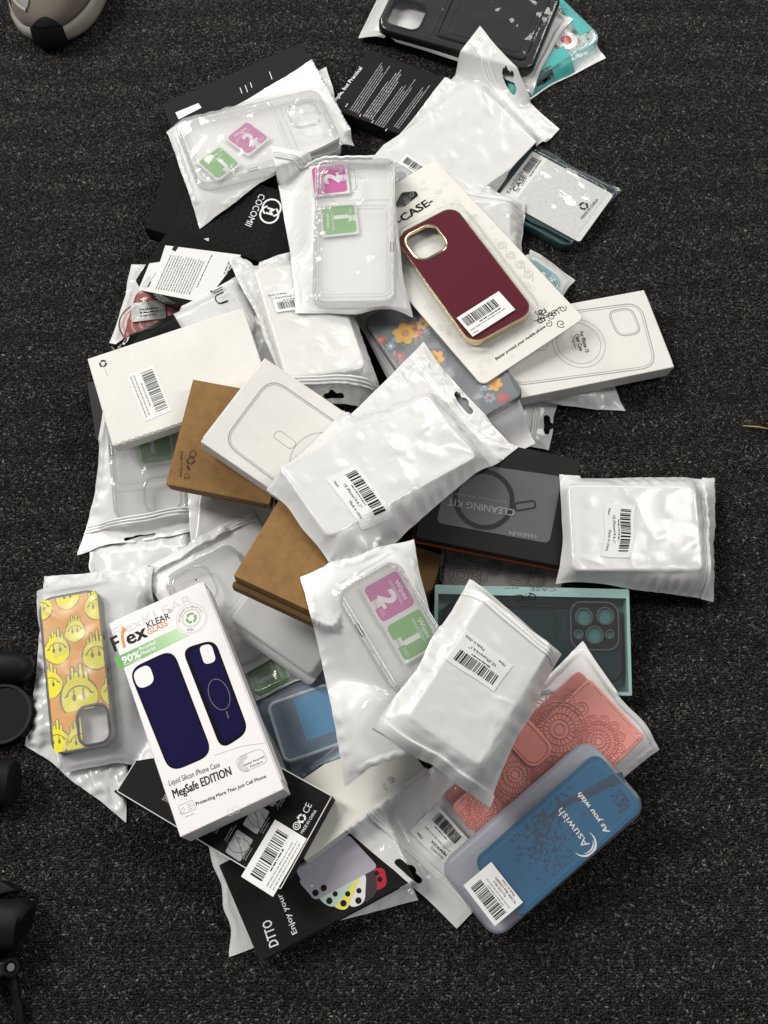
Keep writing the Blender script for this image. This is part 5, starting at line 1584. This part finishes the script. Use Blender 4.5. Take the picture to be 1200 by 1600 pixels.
# =================================================================== lower left
b = bag('mailing_pouch', 'white crumpled pouch under the smiley case pouch', 'pouch',
        [(64, 897), (232, 880), (198, 1282), (40, 1166)], [dict(q=[(75, 925), (205, 915), (190, 1160), (75, 1130)], t=7, r=8)], 'white_film', None, G_WHITE, seed=58, slack=1.05, droop=10)
b = bag('retail_pouch', 'frosted pouch with an orange smiley case at the left edge', 'pouch',
        [(262, 1192), (100, 1205), (49, 920), (236, 882)], [dict(q=[(184, 1164), (86, 1181), (53, 938), (154, 917)], t=10, r=12)], 'frost_light', 'milky_film', seed=60, slack=1.02)
c = b.cs[0]
def dr(k, C):
    w, l = C.w, C.l
    camq = k.L(za(346, 738))
    hw, hl = w/2-2.6, l/2-2.6
    base = [(1, 0, hw), (-1, 0, hw), (0, 1, hl), (0, -1, hl)]
    def face(x, y, r, extra=()):
        c0 = k.L(za(x, y)); R = r/2.6667/1.78
        k.clip = base+list(extra)
        if abs(c0[0]-camq[0]) < 18+R and abs(c0[1]-camq[1]) < 21+R*1.2 and r == 70: k.clip = base+[(0, 1, camq[1]-17)]
        up = np.array([0, -1.0]); 
        th = np.linspace(0, 2*PI, 40, endpoint=False); body = []
        rnd = random.Random(int(x*7+y))
        blob = [(c0[0]+R*(1+.05*math.sin(3*t+x))*math.cos(t), c0[1]+R*(1.06+.05*math.cos(2*t+y))*math.sin(t)) for t in th]
        drips = [(-.5, 1.15, .07), (-.22, 1.62, .075), (0.05, 1.2, .09), (.24, 1.5, .06), (.5, 1.1, .07)]
        k.poly(circ(c0[0], c0[1], R*1.07, 36, R*1.13), 'smile_line', .03)
        for dx, h, ww in drips: k.poly(rr(R*(ww*2+.14), R*h, R*.16, 4, c0[0]+dx*R, c0[1]-R*h/2-R*.25), 'smile_line', .035)
        k.poly(blob, 'smile_yellow', .06)
        for dx, h, ww in drips: k.poly(rr(R*ww*2, R*(h-.06), R*.12, 4, c0[0]+dx*R, c0[1]-R*(h-.06)/2-R*.25), 'smile_yellow', .07)
        for dx in (-.26, .26):
            k.poly(circ(c0[0]+dx*R, c0[1]-.02*R, R*.11, 12, R*.19), 'smile_line', .1)
            k.poly(rr(R*.06, R*.42, R*.03, 3, c0[0]+dx*R, c0[1]-.3*R), 'smile_line', .105)
        a = np.linspace(PI*1.12, PI*1.88, 16)
        k.loop(np.stack([c0[0]+R*.72*np.cos(a), c0[1]+.1*R+R*.72*np.sin(a)], 1), R*.07, 'smile_line', .1, False)
        for s_ in (-1, 1):
            k.loop([(c0[0]+s_*R*.58, c0[1]-R*.22), (c0[0]+s_*R*.68, c0[1]-R*.14), (c0[0]+s_*R*.80, c0[1]-R*.12)], R*.08, 'smile_line', .1, False)
        k.clip = None
    cl = [(-1, 0, -(camq[0]+16.5))]
    for (x, y, r) in ((200, 192, 46), (92, 245, 42), (322, 235, 46), (233, 337, 38), (158, 417, 48), (320, 435, 52), (130, 562, 46), (392, 590, 46), (155, 800, 46)): face(x, y, r)
    face(250, 612, 70, ()); face(252, 800, 50, cl)
phone_case('orange phone case with dripping yellow smiley faces', b.F, c, ('smile_orange', 'case_grey'), 9.5, 12, (-c[2]/2+16.5, c[3]/2-19, 23, 29, 7), draw=dr, wall=4, cam_mat='case_grey', panel_z=9.6)

C = carton('phone_case_box', 'white carton printed with two navy phone cases and a green band', 'box',
           [(161, 982), (323, 902), (438, 1240), (291, 1299)], 26, 'carton_cool', group=G_CARTON, tilt=.22, lean=(.15, .10))
for P_ in (((925, 150), (955, 146), (945, 168)),): C.ink.poly(ccw(LP(C.ink, k2, *P_)), 'ink', .02)
k = C.ink
k.textpx('FlexKLEAR', k2(165, 705), k2(900, 372), 'ink_pale', h=16, up=-.02)
for i in range(12):
    t0, t1 = i/12, (i+1)/12
    A = lambda t: (170+t*625, 893-t*303); Bq = lambda t: (212+t*660, 1002-t*322)
    k.poly(ccw(LP(k, k2, A(t0), A(t1+.004), Bq(t1+.004), Bq(t0))), 'band_%d' % i, .01+.001*i)
k.textpx('F', k2(168, 836), k2(226, 808), 'ink', h=26, bold=.02)
k.loop([k.L(k2(*q_)) for q_ in ((268, 790), (255, 735), (246, 690), (250, 650), (272, 625))], 2.2, 'orange_ink', .08, False)
k.poly(ccw(LP(k, k2, (232, 655), (252, 590), (285, 622))), 'orange_ink', .1)
k.textpx('ex', k2(298, 770), k2(478, 690), 'ink', h=24, bold=.02)
k.textpx('KLEAR', k2(482, 612), k2(692, 520), 'ink', h=11, bold=.005)
k.textpx('GLASS', k2(490, 675), k2(672, 582), 'orange_ink', h=10, bold=.005)
k.loop(circ(*k.L(k2(692, 447)), 1.4, 14), .3, 'ink'); k.textpx('R', k2(687, 455), k2(698, 450), 'ink', h=1.6)
k.textpx('90%', k2(252, 948), k2(418, 880), 'ink_white', h=12, bold=.03)
k.textpx('Recycled', k2(412, 822), k2(556, 757), 'ink_white', h=6, bold=.02); k.textpx('Material', k2(425, 866), k2(556, 806), 'ink_white', h=6, bold=.02)
k.loop([k.L(k2(262, 958)), k.L(k2(420, 894))], .5, 'ink_white', .08, False)
bc = k.L(k2(893, 515)); u_ = 1/6/1.85
k.poly(circ(*bc, 145*u_, 40), 'carton_cool', .1)
k.loop(circ(*bc, 132*u_, 40), .3, 'ink_mid', .12); k.loop(circ(*bc, 82*u_, 30), .35, 'ink_mid', .12); k.loop(circ(*bc, 74*u_, 30), .3, 'ink_mid', .12)
bx = k.L(k2(1000, 470))-bc; tw = math.atan2(bx[1], bx[0])
k.lift = .22
k.recycle(*bc, 50*u_, 'green_ink', ang=.7)
k.arctext('Disposable material', *bc, 96*u_, 3.0, 'ink_dim', 2.95, .155)
k.arctext('100%', *bc, 118*u_, 3.0, 'ink_dim', -2.25, .15, True)
k.lift = .12
cmp_ = lambda *P, r: ccw(roundpoly(LP(k, za, *P), r, 6))
P1 = cmp_((455, 497), (640, 410), (808, 850), (628, 928), r=11)
hole1 = cmp_((470, 508), (540, 470), (568, 550), (498, 582), r=7)
k.poly(P1, 'navy_edge', .02); k.poly(P1-normals2(P1)*1.2, 'navy', .05); k.poly(hole1, 'carton_cool', .09)
P2 = cmp_((678, 410), (815, 370), (958, 755), (842, 832), r=9)
k.poly(P2, 'navy_edge', .02); k.poly(cmp_((700, 420), (812, 385), (945, 748), (855, 805), r=7), 'navy', .05)
k.poly(cmp_((748, 400), (800, 388), (822, 462), (772, 478), r=6), 'carton_cool', .09)
rq = k.L(za(833, 600)); 
dv = k.L(za(860, 665))-rq; k.loop(circ(*rq, np.linalg.norm(dv)*.95, 36, 7.5, math.atan2(dv[1], dv[0])), .5, 'ink_dim', .08)
k.loop([k.L(za(864, 670)), k.L(za(872, 700))], .7, 'ink_dim', .08, False)
k.textpx('Liquid Silicon iPhone Case', za(625, 982), za(836, 902), 'ink', h=9)
k.textpx('MegSafe EDITION', za(643, 1034), za(884, 935), 'ink', h=14, bold=.015)
k.textpx('Protecting More Than Just Cell Phone', za(737, 1064), za(1028, 947), 'ink', h=5.5, bold=.01)
k.loop(cmp_((898, 868), (1010, 822), (1040, 880), (925, 930), r=10), .35, 'ink_mid')
k.loop([k.L(za(*q_)) for q_ in ((812, 855), (930, 815), (1022, 803))], .3, 'ink_mid', closed=False)
k.textpx('Global Recycled', za(937, 900), za(1022, 862), 'ink', h=3.4); k.textpx('Standard', za(962, 905), za(1014, 884), 'ink', h=3.2)
gc = k.L(za(950, 885))
for i in range(5):
    a_ = np.linspace(1.2, 4.6, 16); k.loop(np.stack([gc[0]+(3.2+i*.8)*np.cos(a_), gc[1]+(3.2+i*.8)*np.sin(a_)], 1), .25, 'ink_mid', .01*i, False)
k.loop(cmp_((662, 1065), (722, 1040), (736, 1078), (676, 1102), r=1), .3, 'ink_mid'); k.textpx('FSC', za(670, 1100), za(690, 1092), 'ink_mid', h=2.4)
greekpx(k, za(700, 1062), za(724, 1052), 3, 3.6, 1.3, 'ink_mid', 6); k.loop([k.L(za(690, 1112)), k.L(za(730, 1096))], .4, 'ink_mid', closed=False)
k.loop([k.L(za(676, 1085)), k.L(za(683, 1068)), k.L(za(690, 1080))], .4, 'ink_mid', closed=False)
for x, y in ((880, 1090), (905, 1080)): k.loop(circ(*k.L(za(x, y)), 2.4, 16), .3, 'ink_pale')
finish(C); seam_flap(C, 'r', 'carton_cool', .92); seam_flap(C, 't', 'carton_cool', .9)
# ------------------------------------------------------------------ shoe
g0 = zc(0, 0, 6)
F = settle([(40, -116), (182, -86), (148, 76), (6, 46)], None, 20, 0, plane=(0.0, 0.0, 0.0))
SH = thing('sneaker', 'toe of a taupe suede sneaker with pale midsole, top left corner', 'shoe', F)
def shoe_outline(s, n=40, back=150.0):
    """plan of the shoe toe in mm, toe pointing to -y"""
    P = []
    for i in range(n):
        a = PI+PI*i/(n-1)
        x = 45*math.cos(a); y = 62*math.sin(a)
        if x > 0: y *= 1.0+.10*(x/45)
        P.append((x*s, y*s))
    P += [(46, 60), (42, 130)]+[(36*math.cos(t), 180+34*math.sin(t)) for t in np.linspace(.15, PI-.15, 14)]+[(-42, 130), (-45, 60)]
    P = np.array(P, float); k = P[:, 1] > 20; sr = .45+.55*s
    P[k, 0] *= sr; P[k, 1] = 100+(P[k, 1]-100)*(.8+.2*s)
    return P
YO = -F.H/2+64
def loft(pb, levels, m, cap=True):
    """levels: (scale, z, dy, toe drop)"""
    V = []; n = None
    for s, z, dy, dr in levels:
        o = shoe_outline(s); n = len(o)
        zz = z-dr*np.clip(-o[:, 1]/60, 0, 1)**1.5
        fr = np.clip(1-o[:, 1]/90, 0, 1); V.append(np.c_[o[:, 0], o[:, 1]+dy*fr+YO, zz+np.clip((o[:, 1]-20)/120, 0, 1)*(z > 60)*(z-60)*1.6])
    k = len(V); Fc = []
    for j in range(k-1):
        for i in range(n): Fc.append((j*n+i, j*n+(i+1) % n, (j+1)*n+(i+1) % n, (j+1)*n+i))
    if cap: Fc.append(tuple((k-1)*n+i for i in range(n)))
    pb.add(np.concatenate(V), Fc, m)
p = PB(); loft(p, [(.90, 1, 0, -8), (1.0, 5, 0, -7), (1.03, 12, 0, -4), (1.04, 22, 0, 0), (1.01, 27, 0, 0), (.95, 28, 0, 0)], 'midsole'); p.build('midsole', SH, True, 60)
p = PB(); loft(p, [(.86, .5, 0, -10), (.95, 1.2, 0, -9), (.97, 4.5, 0, -7.5), (.8, 4.6, 0, -7.5)], 'rubber_black'); p.build('outsole', SH, True)
p = PB(); loft(p, [(.96, 26, 0, 0), (.99, 33, 0, 1), (.95, 44, 2, 5), (.85, 55, 7, 10), (.68, 64, 16, 14), (.52, 70, 34, 13), (.42, 73, 62, 8), (.40, 69, 68, 6)], 'suede'); up_ = p.build('upper', SH, True)
p = PB(); o = shoe_outline(.40); o = o[o[:, 1] > 90]; slab(p, ccw(np.c_[o[:, 0]*.92, o[:, 1]*.97+YO]), 74, 86, 'rubber_black'); p.build('ankle_opening', SH)
sub = up_.modifiers.new('s', 'SUBSURF'); sub.levels = sub.render_levels = 1
def shoe_patch(pts, m, nm, off, lv):
    """panel following the upper: points as (angle, level 0..1)"""
    pb = PB(); V = []
    A, B = pts; na, nb = 16, 7
    L_ = [(.96, 26, 0, 0), (.99, 33, 0, 1), (.95, 44, 2, 5), (.85, 55, 7, 10), (.68, 64, 16, 14), (.45, 71, 30, 14)]
    for j in range(nb):
        for i in range(na):
            a = A[0]+(A[1]-A[0])*i/(na-1); t = B(i/(na-1))[0]+(B(i/(na-1))[1]-B(i/(na-1))[0])*j/(nb-1)
            q_ = t*(len(L_)-1.001); k0 = int(q_); f = q_-k0
            s, z, dy, dr = [L_[k0][c_]*(1-f)+L_[k0+1][c_]*f for c_ in range(4)]
            x = 45*math.cos(a); y = 62*math.sin(a); y *= 1+.10*(x/45) if x > 0 else 1
            x, y = x*(s+off*.02), y*(s+off*.02)
            V.append((x, y+dy+YO, z-dr*max(0, -y/60)**1.5+off))
    pb.add(V, [(j*na+i, j*na+i+1, (j+1)*na+i+1, (j+1)*na+i) for j in range(nb-1) for i in range(na-1)], m)
    return pb.build(nm, SH, True)
shoe_patch(((PI*1.50, PI*1.71), lambda t: (-.0, .14+.30*math.sin(PI*t)**.6)), 'rubber_black', 'toe_bumper', 1.6, 0)
shoe_patch(((PI*1.02, PI*1.27), lambda t: (.12, .62-.25*t**2)), 'suede_grey', 'side_panel', 1.2, 0)
shoe_patch(((PI*1.10, PI*1.46), lambda t: (.52, .80)), 'mesh_grey', 'mesh_vamp', 1.0, 0)
shoe_patch(((PI*1.12, PI*1.45), lambda t: (.47, .52)), 'midsole', 'vamp_trim', 1.6, 0)
shoe_patch(((PI*1.05, PI*1.47), lambda t: (.10, .17)), 'suede_grey', 'seam_line', 1.5, 0)
shoe_patch(((PI*1.74, PI*1.98), lambda t: (.10, .17)), 'suede_grey', 'seam_line', 1.5, 0)
# toe bumper lip down to the ground
p = PB(); a = np.linspace(PI*1.49, PI*1.72, 18); V = []
for s, z in ((.97, 6), (1.07, 10), (1.075, 22), (1.03, 33)):
    for t in a:
        x = 45*math.cos(t); y = 62*math.sin(t); y *= 1+.10*(x/45) if x > 0 else 1
        V.append((x*s, y*s+YO, z))
p.add(V, [(j*18+i, j*18+i+1, (j+1)*18+i+1, (j+1)*18+i) for j in range(3) for i in range(17)], 'rubber_black'); p.build('toe_rand', SH, True)

# ------------------------------------------------------------------ black gear lying along the left border
def gpx(x, y, z=0): return hit((x, y), (0, 0, 0), z)
Fz = Frame(); Fz.R = np.eye(3); Fz.n = np.array([0, 0, 1.0]); Fz.plane = (0, 0, 0)
Fz.c = gpx(0, 1290); Fz.w = lambda P: np.asarray(P)+Fz.c
GE = thing('camera_stand', 'black folded camera stand lying along the left border of the picture', 'camera stand', Fz)
G = lambda x, y, z: gpx(x, y, z)-Fz.c
p = PB(); tube(p, [G(-60, 1036, 16), G(-10, 1040, 16), G(30, 1043, 15), G(46, 1045, 14), G(52, 1046, 13)], [13, 13, 12.5, 10, 5], 'gear_grey', 14); p.build('hand_grip', GE, True, 60)
c0 = G(2, 1115, 14)
p = PB(); o = circ(c0[0], c0[1], 25, 40); slab(p, o, 2, 12, 'gear_black', bev=2); p.build('pan_disc', GE)
p = PB(); sweep(p, circ(c0[0], c0[1], 23, 40), [(-1.2, 12), (1.2, 12), (1.2, 14), (-1.2, 14)], 'gear_grey'); p.build('disc_ring', GE, True, 40)
p = PB(); tube(p, [G(-60, 1222, 19), G(18, 1222, 19), G(22, 1222, 19)], [18.5, 18.5, 17], 'gear_grey', 20); p.build('leg_tube', GE, True, 40)
p = PB(); tube(p, [G(-60, 1440, 20), G(28, 1445, 20), G(36, 1445, 20), G(38, 1446, 20)], [19, 19, 18, 15], 'gear_grey', 22); p.build('clamp_sleeve', GE, True, 40)
for y0, y1 in ((1378, 1402), (1498, 1526)):
    p = PB(); P_ = np.array([G(-60, y0+14, 0), G(-60, y1+16, 0), G(44, y1-10, 0), G(40 if y0 > 1400 else 20, y0-2, 0)])[:, :2]; slab(p, ccw(P_), 8, 30, 'gear_grey', bev=1.5)
    p.build('clamp_jaw', GE)
c1 = G(18, 1511, 30)
p = PB(); sweep(p, circ(c1[0], c1[1], 5.4, 20), [(-1.2, 29), (1, 29), (1, 32), (-1.2, 32)], 'gear_black'); slab(p, circ(c1[0], c1[1], 2.8, 14), 29, 31.4, 'gear_metal'); p.build('clamp_bolt', GE, True, 40)
p = PB(); tube(p, [G(18, 1522, 14), G(24, 1548, 10), G(30, 1575, 7), G(40, 1640, 5)], [4, 3.2, 3.4, 3], 'gear_grey', 8); p.build('lever_rod', GE, True)

# ------------------------------------------------------------------ splinter on the carpet
Fs = Frame(); Fs.R = np.eye(3); Fs.n = np.array([0, 0, 1.0]); Fs.plane = (0, 0, 0); Fs.c = gpx(1182, 667, 3); Fs.w = lambda P: np.asarray(P)+Fs.c
p = PB(); a0, a1, a2 = gpx(1160, 665, 3.5)-Fs.c, gpx(1184, 667, 4)-Fs.c, gpx(1206, 671, 3.2)-Fs.c
tube(p, [a0, a1, a2], [.4, .8, .5], 'straw', 6)
sp = p.build('splinter', None, True); sp.location = Vector((Fs.c*.001).tolist())
tag(sp, 'thin tan wood splinter on the carpet at the right edge', 'splinter')

# ------------------------------------------------------------------ carpet
pm, nt, out = nodes_of('carpet_base')
pr = nt.nodes.new('ShaderNodeBsdfPrincipled'); pr.inputs['Roughness'].default_value = 1
pr.inputs['Specular IOR Level'].default_value = .1
tc = nt.nodes.new('ShaderNodeTexCoord'); nz_ = nt.nodes.new('ShaderNodeTexNoise'); nz_.inputs['Scale'].default_value = 380; nz_.inputs['Detail'].default_value = 2
nt.links.new(tc.outputs['Object'], nz_.inputs['Vector'])
cr_ = nt.nodes.new('ShaderNodeValToRGB'); cr_.color_ramp.elements[0].position = .42; cr_.color_ramp.elements[0].color = (.004, .004, .0035, 1)
cr_.color_ramp.elements[1].position = .72; cr_.color_ramp.elements[1].color = (.045, .042, .037, 1)
nt.links.new(nz_.outputs['Fac'], cr_.inputs[0]); nt.links.new(cr_.outputs[0], pr.inputs['Base Color'])
bp_ = nt.nodes.new('ShaderNodeBump'); bp_.inputs['Distance'].default_value = .002; nt.links.new(nz_.outputs['Fac'], bp_.inputs['Height']); nt.links.new(bp_.outputs[0], pr.inputs['Normal'])
nt.links.new(pr.outputs[0], out.inputs[0]); MATS['carpet_base'] = pm
pm, nt, out = nodes_of('carpet_yarn')
pr = nt.nodes.new('ShaderNodeBsdfPrincipled'); at = nt.nodes.new('ShaderNodeAttribute'); at.attribute_name = 'yarn'
nt.links.new(at.outputs['Color'], pr.inputs['Base Color']); pr.inputs['Roughness'].default_value = .62; pr.inputs['Specular IOR Level'].default_value = .22
nt.links.new(pr.outputs[0], out.inputs[0]); MATS['carpet_yarn'] = pm
p = PB(); p.add([(-1500, -1500, -.2), (1500, -1500, -.2), (1500, 1500, -.2), (-1500, 1500, -.2)], [(0, 1, 2, 3)], 'carpet_base')
gr = p.build('carpet', None); gr['kind'] = 'structure'
R = np.random.RandomState(12)
dx, dy = 2.25, 2.0
xs = np.arange(-620, 620, dx); ys = np.arange(-560, 800, dy)
X, Y = np.meshgrid(xs, ys); X = X+(np.arange(len(ys)) % 2)[:, None]*dx/2
X = (X+R.uniform(-.8, .8, X.shape)).ravel(); Y = (Y+R.uniform(-.7, .7, Y.shape)).ravel()
# view cone with a margin, and not where the pile presses the yarn flat
e0, e1 = hit((1200, 1600), (0., 0, 0)), hit((1200, 0), (0., 0, 0))
half = e0[0]+(e1[0]-e0[0])*(Y-e0[1])/(e1[1]-e0[1])
k = (np.abs(X) < half+130)
cov = (HM > 1.75); c2 = cov.copy()
for _ in range(8):
    e = c2.copy(); e[1:-1, 1:-1] = c2[1:-1, 1:-1] & c2[:-2, 1:-1] & c2[2:, 1:-1] & c2[1:-1, :-2] & c2[1:-1, 2:]; c2 = e
k &= hsample(X, Y, c2.astype(float)) < .5
X, Y = X[k], Y[k]; n = len(X)
low = hsample(X, Y, cov.astype(float)) > .02
ang = R.normal(0, .7, n)+np.where(R.rand(n) < .22, PI/2, 0)
ln = R.uniform(1.1, 2.1, n); wd = R.uniform(.55, .92, n); ht = R.uniform(.8, 1.9, n); ht[low] = np.minimum(ht[low], 1.1)
tl = R.uniform(-.5, .5, n)
# one yarn bump: ridge of 3 points over a base of 6
base = np.array([(-1, 0, 0), (-.45, -1, 0), (.45, -1, 0), (1, 0, 0), (.45, 1, 0), (-.45, 1, 0), (-.55, 0, .8), (0, 0, 1), (.55, 0, .8)])
V = np.repeat(base[None], n, 0).copy()
V[:, :, 0] *= ln[:, None]; V[:, :, 1] *= wd[:, None]
zz = V[:, :, 2]*ht[:, None]; V[:, 6:, 2] = 0
V[:, :, 2] = zz+(V[:, :, 0]*tl[:, None]*.5)*(V[:, :, 2]*0+1)*(base[None, :, 2] > 0)
ca, sa = np.cos(ang)[:, None], np.sin(ang)[:, None]
vx = V[:, :, 0]*ca-V[:, :, 1]*sa+X[:, None]; vy = V[:, :, 0]*sa+V[:, :, 1]*ca+Y[:, None]
V = np.stack([vx, vy, V[:, :, 2]], 2).reshape(-1, 3)*.001
tri = np.array([(0, 1, 6), (1, 7, 6), (1, 2, 7), (2, 8, 7), (2, 3, 8), (3, 4, 8), (4, 7, 8), (4, 5, 7), (5, 6, 7), (5, 0, 6)])
T = (tri[None]+(np.arange(n)*9)[:, None, None]).reshape(-1, 3)
me = bpy.data.meshes.new('carpet_pile')
me.vertices.add(len(V)); me.vertices.foreach_set('co', V.ravel().astype(np.float32))
me.loops.add(T.size); me.loops.foreach_set('vertex_index', T.ravel().astype(np.int32))
me.polygons.add(len(T)); me.polygons.foreach_set('loop_start', (np.arange(len(T))*3).astype(np.int32))
try: me.polygons.foreach_set('loop_total', np.full(len(T), 3, np.int32))
except Exception: pass
me.update(calc_edges=True); me.validate()
me.polygons.foreach_set('use_smooth', np.ones(len(me.polygons), bool))
# yarn colours: black, charcoal, brown grey, with a few pale fibres; broad rows differ slightly
u = R.rand(n); row = np.sin(Y/6.1+1.3*np.sin(X/70))*.5+.5
pal = np.array([(.0095, .0093, .0088), (.020, .0194, .018), (.040, .0385, .0352), (.070, .067, .060), (.115, .110, .098)])
idx = np.digitize(u, (.33, .66, .90, .982)); lum = np.exp(R.normal(0, .28, n))*(.76+.44*row)
col = pal[idx]*lum[:, None]; col = np.repeat(col, 9, 0); col = np.c_[col, np.ones(len(col))]
ca_ = me.color_attributes.new('yarn', 'FLOAT_COLOR', 'POINT'); ca_.data.foreach_set('color', col.ravel().astype(np.float32))
me.materials.append(MATS['carpet_yarn'])
o = bpy.data.objects.new('carpet_pile', me); COL.objects.link(o); o['kind'] = 'stuff'; o['label'] = 'dark charcoal loop pile of the carpet'

# ------------------------------------------------------------------ light
w = bpy.data.worlds.new('World'); sc.world = w; w.use_nodes = True
bg = w.node_tree.nodes['Background']; bg.inputs[0].default_value = (.95, .97, 1.0, 1); bg.inputs[1].default_value = WORLD
def area(name, loc, target, size, power, col=(1, .97, .92)):
    l = bpy.data.lights.new(name, 'AREA'); l.shape = 'RECTANGLE'; l.size, l.size_y = size; l.energy = power; l.color = col
    o = bpy.data.objects.new(name, l); COL.objects.link(o); o.location = loc
    d = Vector(target)-Vector(loc); o.rotation_euler = d.to_track_quat('-Z', 'Y').to_euler()
    return o
for L_ in LIGHTS: area(*L_)

# ------------------------------------------------------------------ camera and output
cd = bpy.data.cameras.new('camera'); cam = bpy.data.objects.new('camera', cd); COL.objects.link(cam)
cam.location = Vector((CAM*.001).tolist()); cam.rotation_euler = (TILT, 0, 0)
cd.sensor_fit = 'VERTICAL'; cd.sensor_height = 24; cd.sensor_width = 18; cd.lens = FPX/1600*24
cd.clip_start = .02; cd.clip_end = 50
sc.camera = cam
sc.view_settings.view_transform = 'Standard'; sc.view_settings.look = 'None'; sc.view_settings.gamma = 1; sc.view_settings.exposure = EXPO
sc.view_settings.use_curve_mapping = False
cy = sc.cycles
cy.max_bounces = 10; cy.transparent_max_bounces = 32; cy.diffuse_bounces = 4; cy.glossy_bounces = 4; cy.transmission_bounces = 4
cy.caustics_reflective = False; cy.caustics_refractive = False; cy.sample_clamp_indirect = 4
cy.use_denoising = True
try: cy.denoiser = 'OPENIMAGEDENOISE'
except Exception: pass
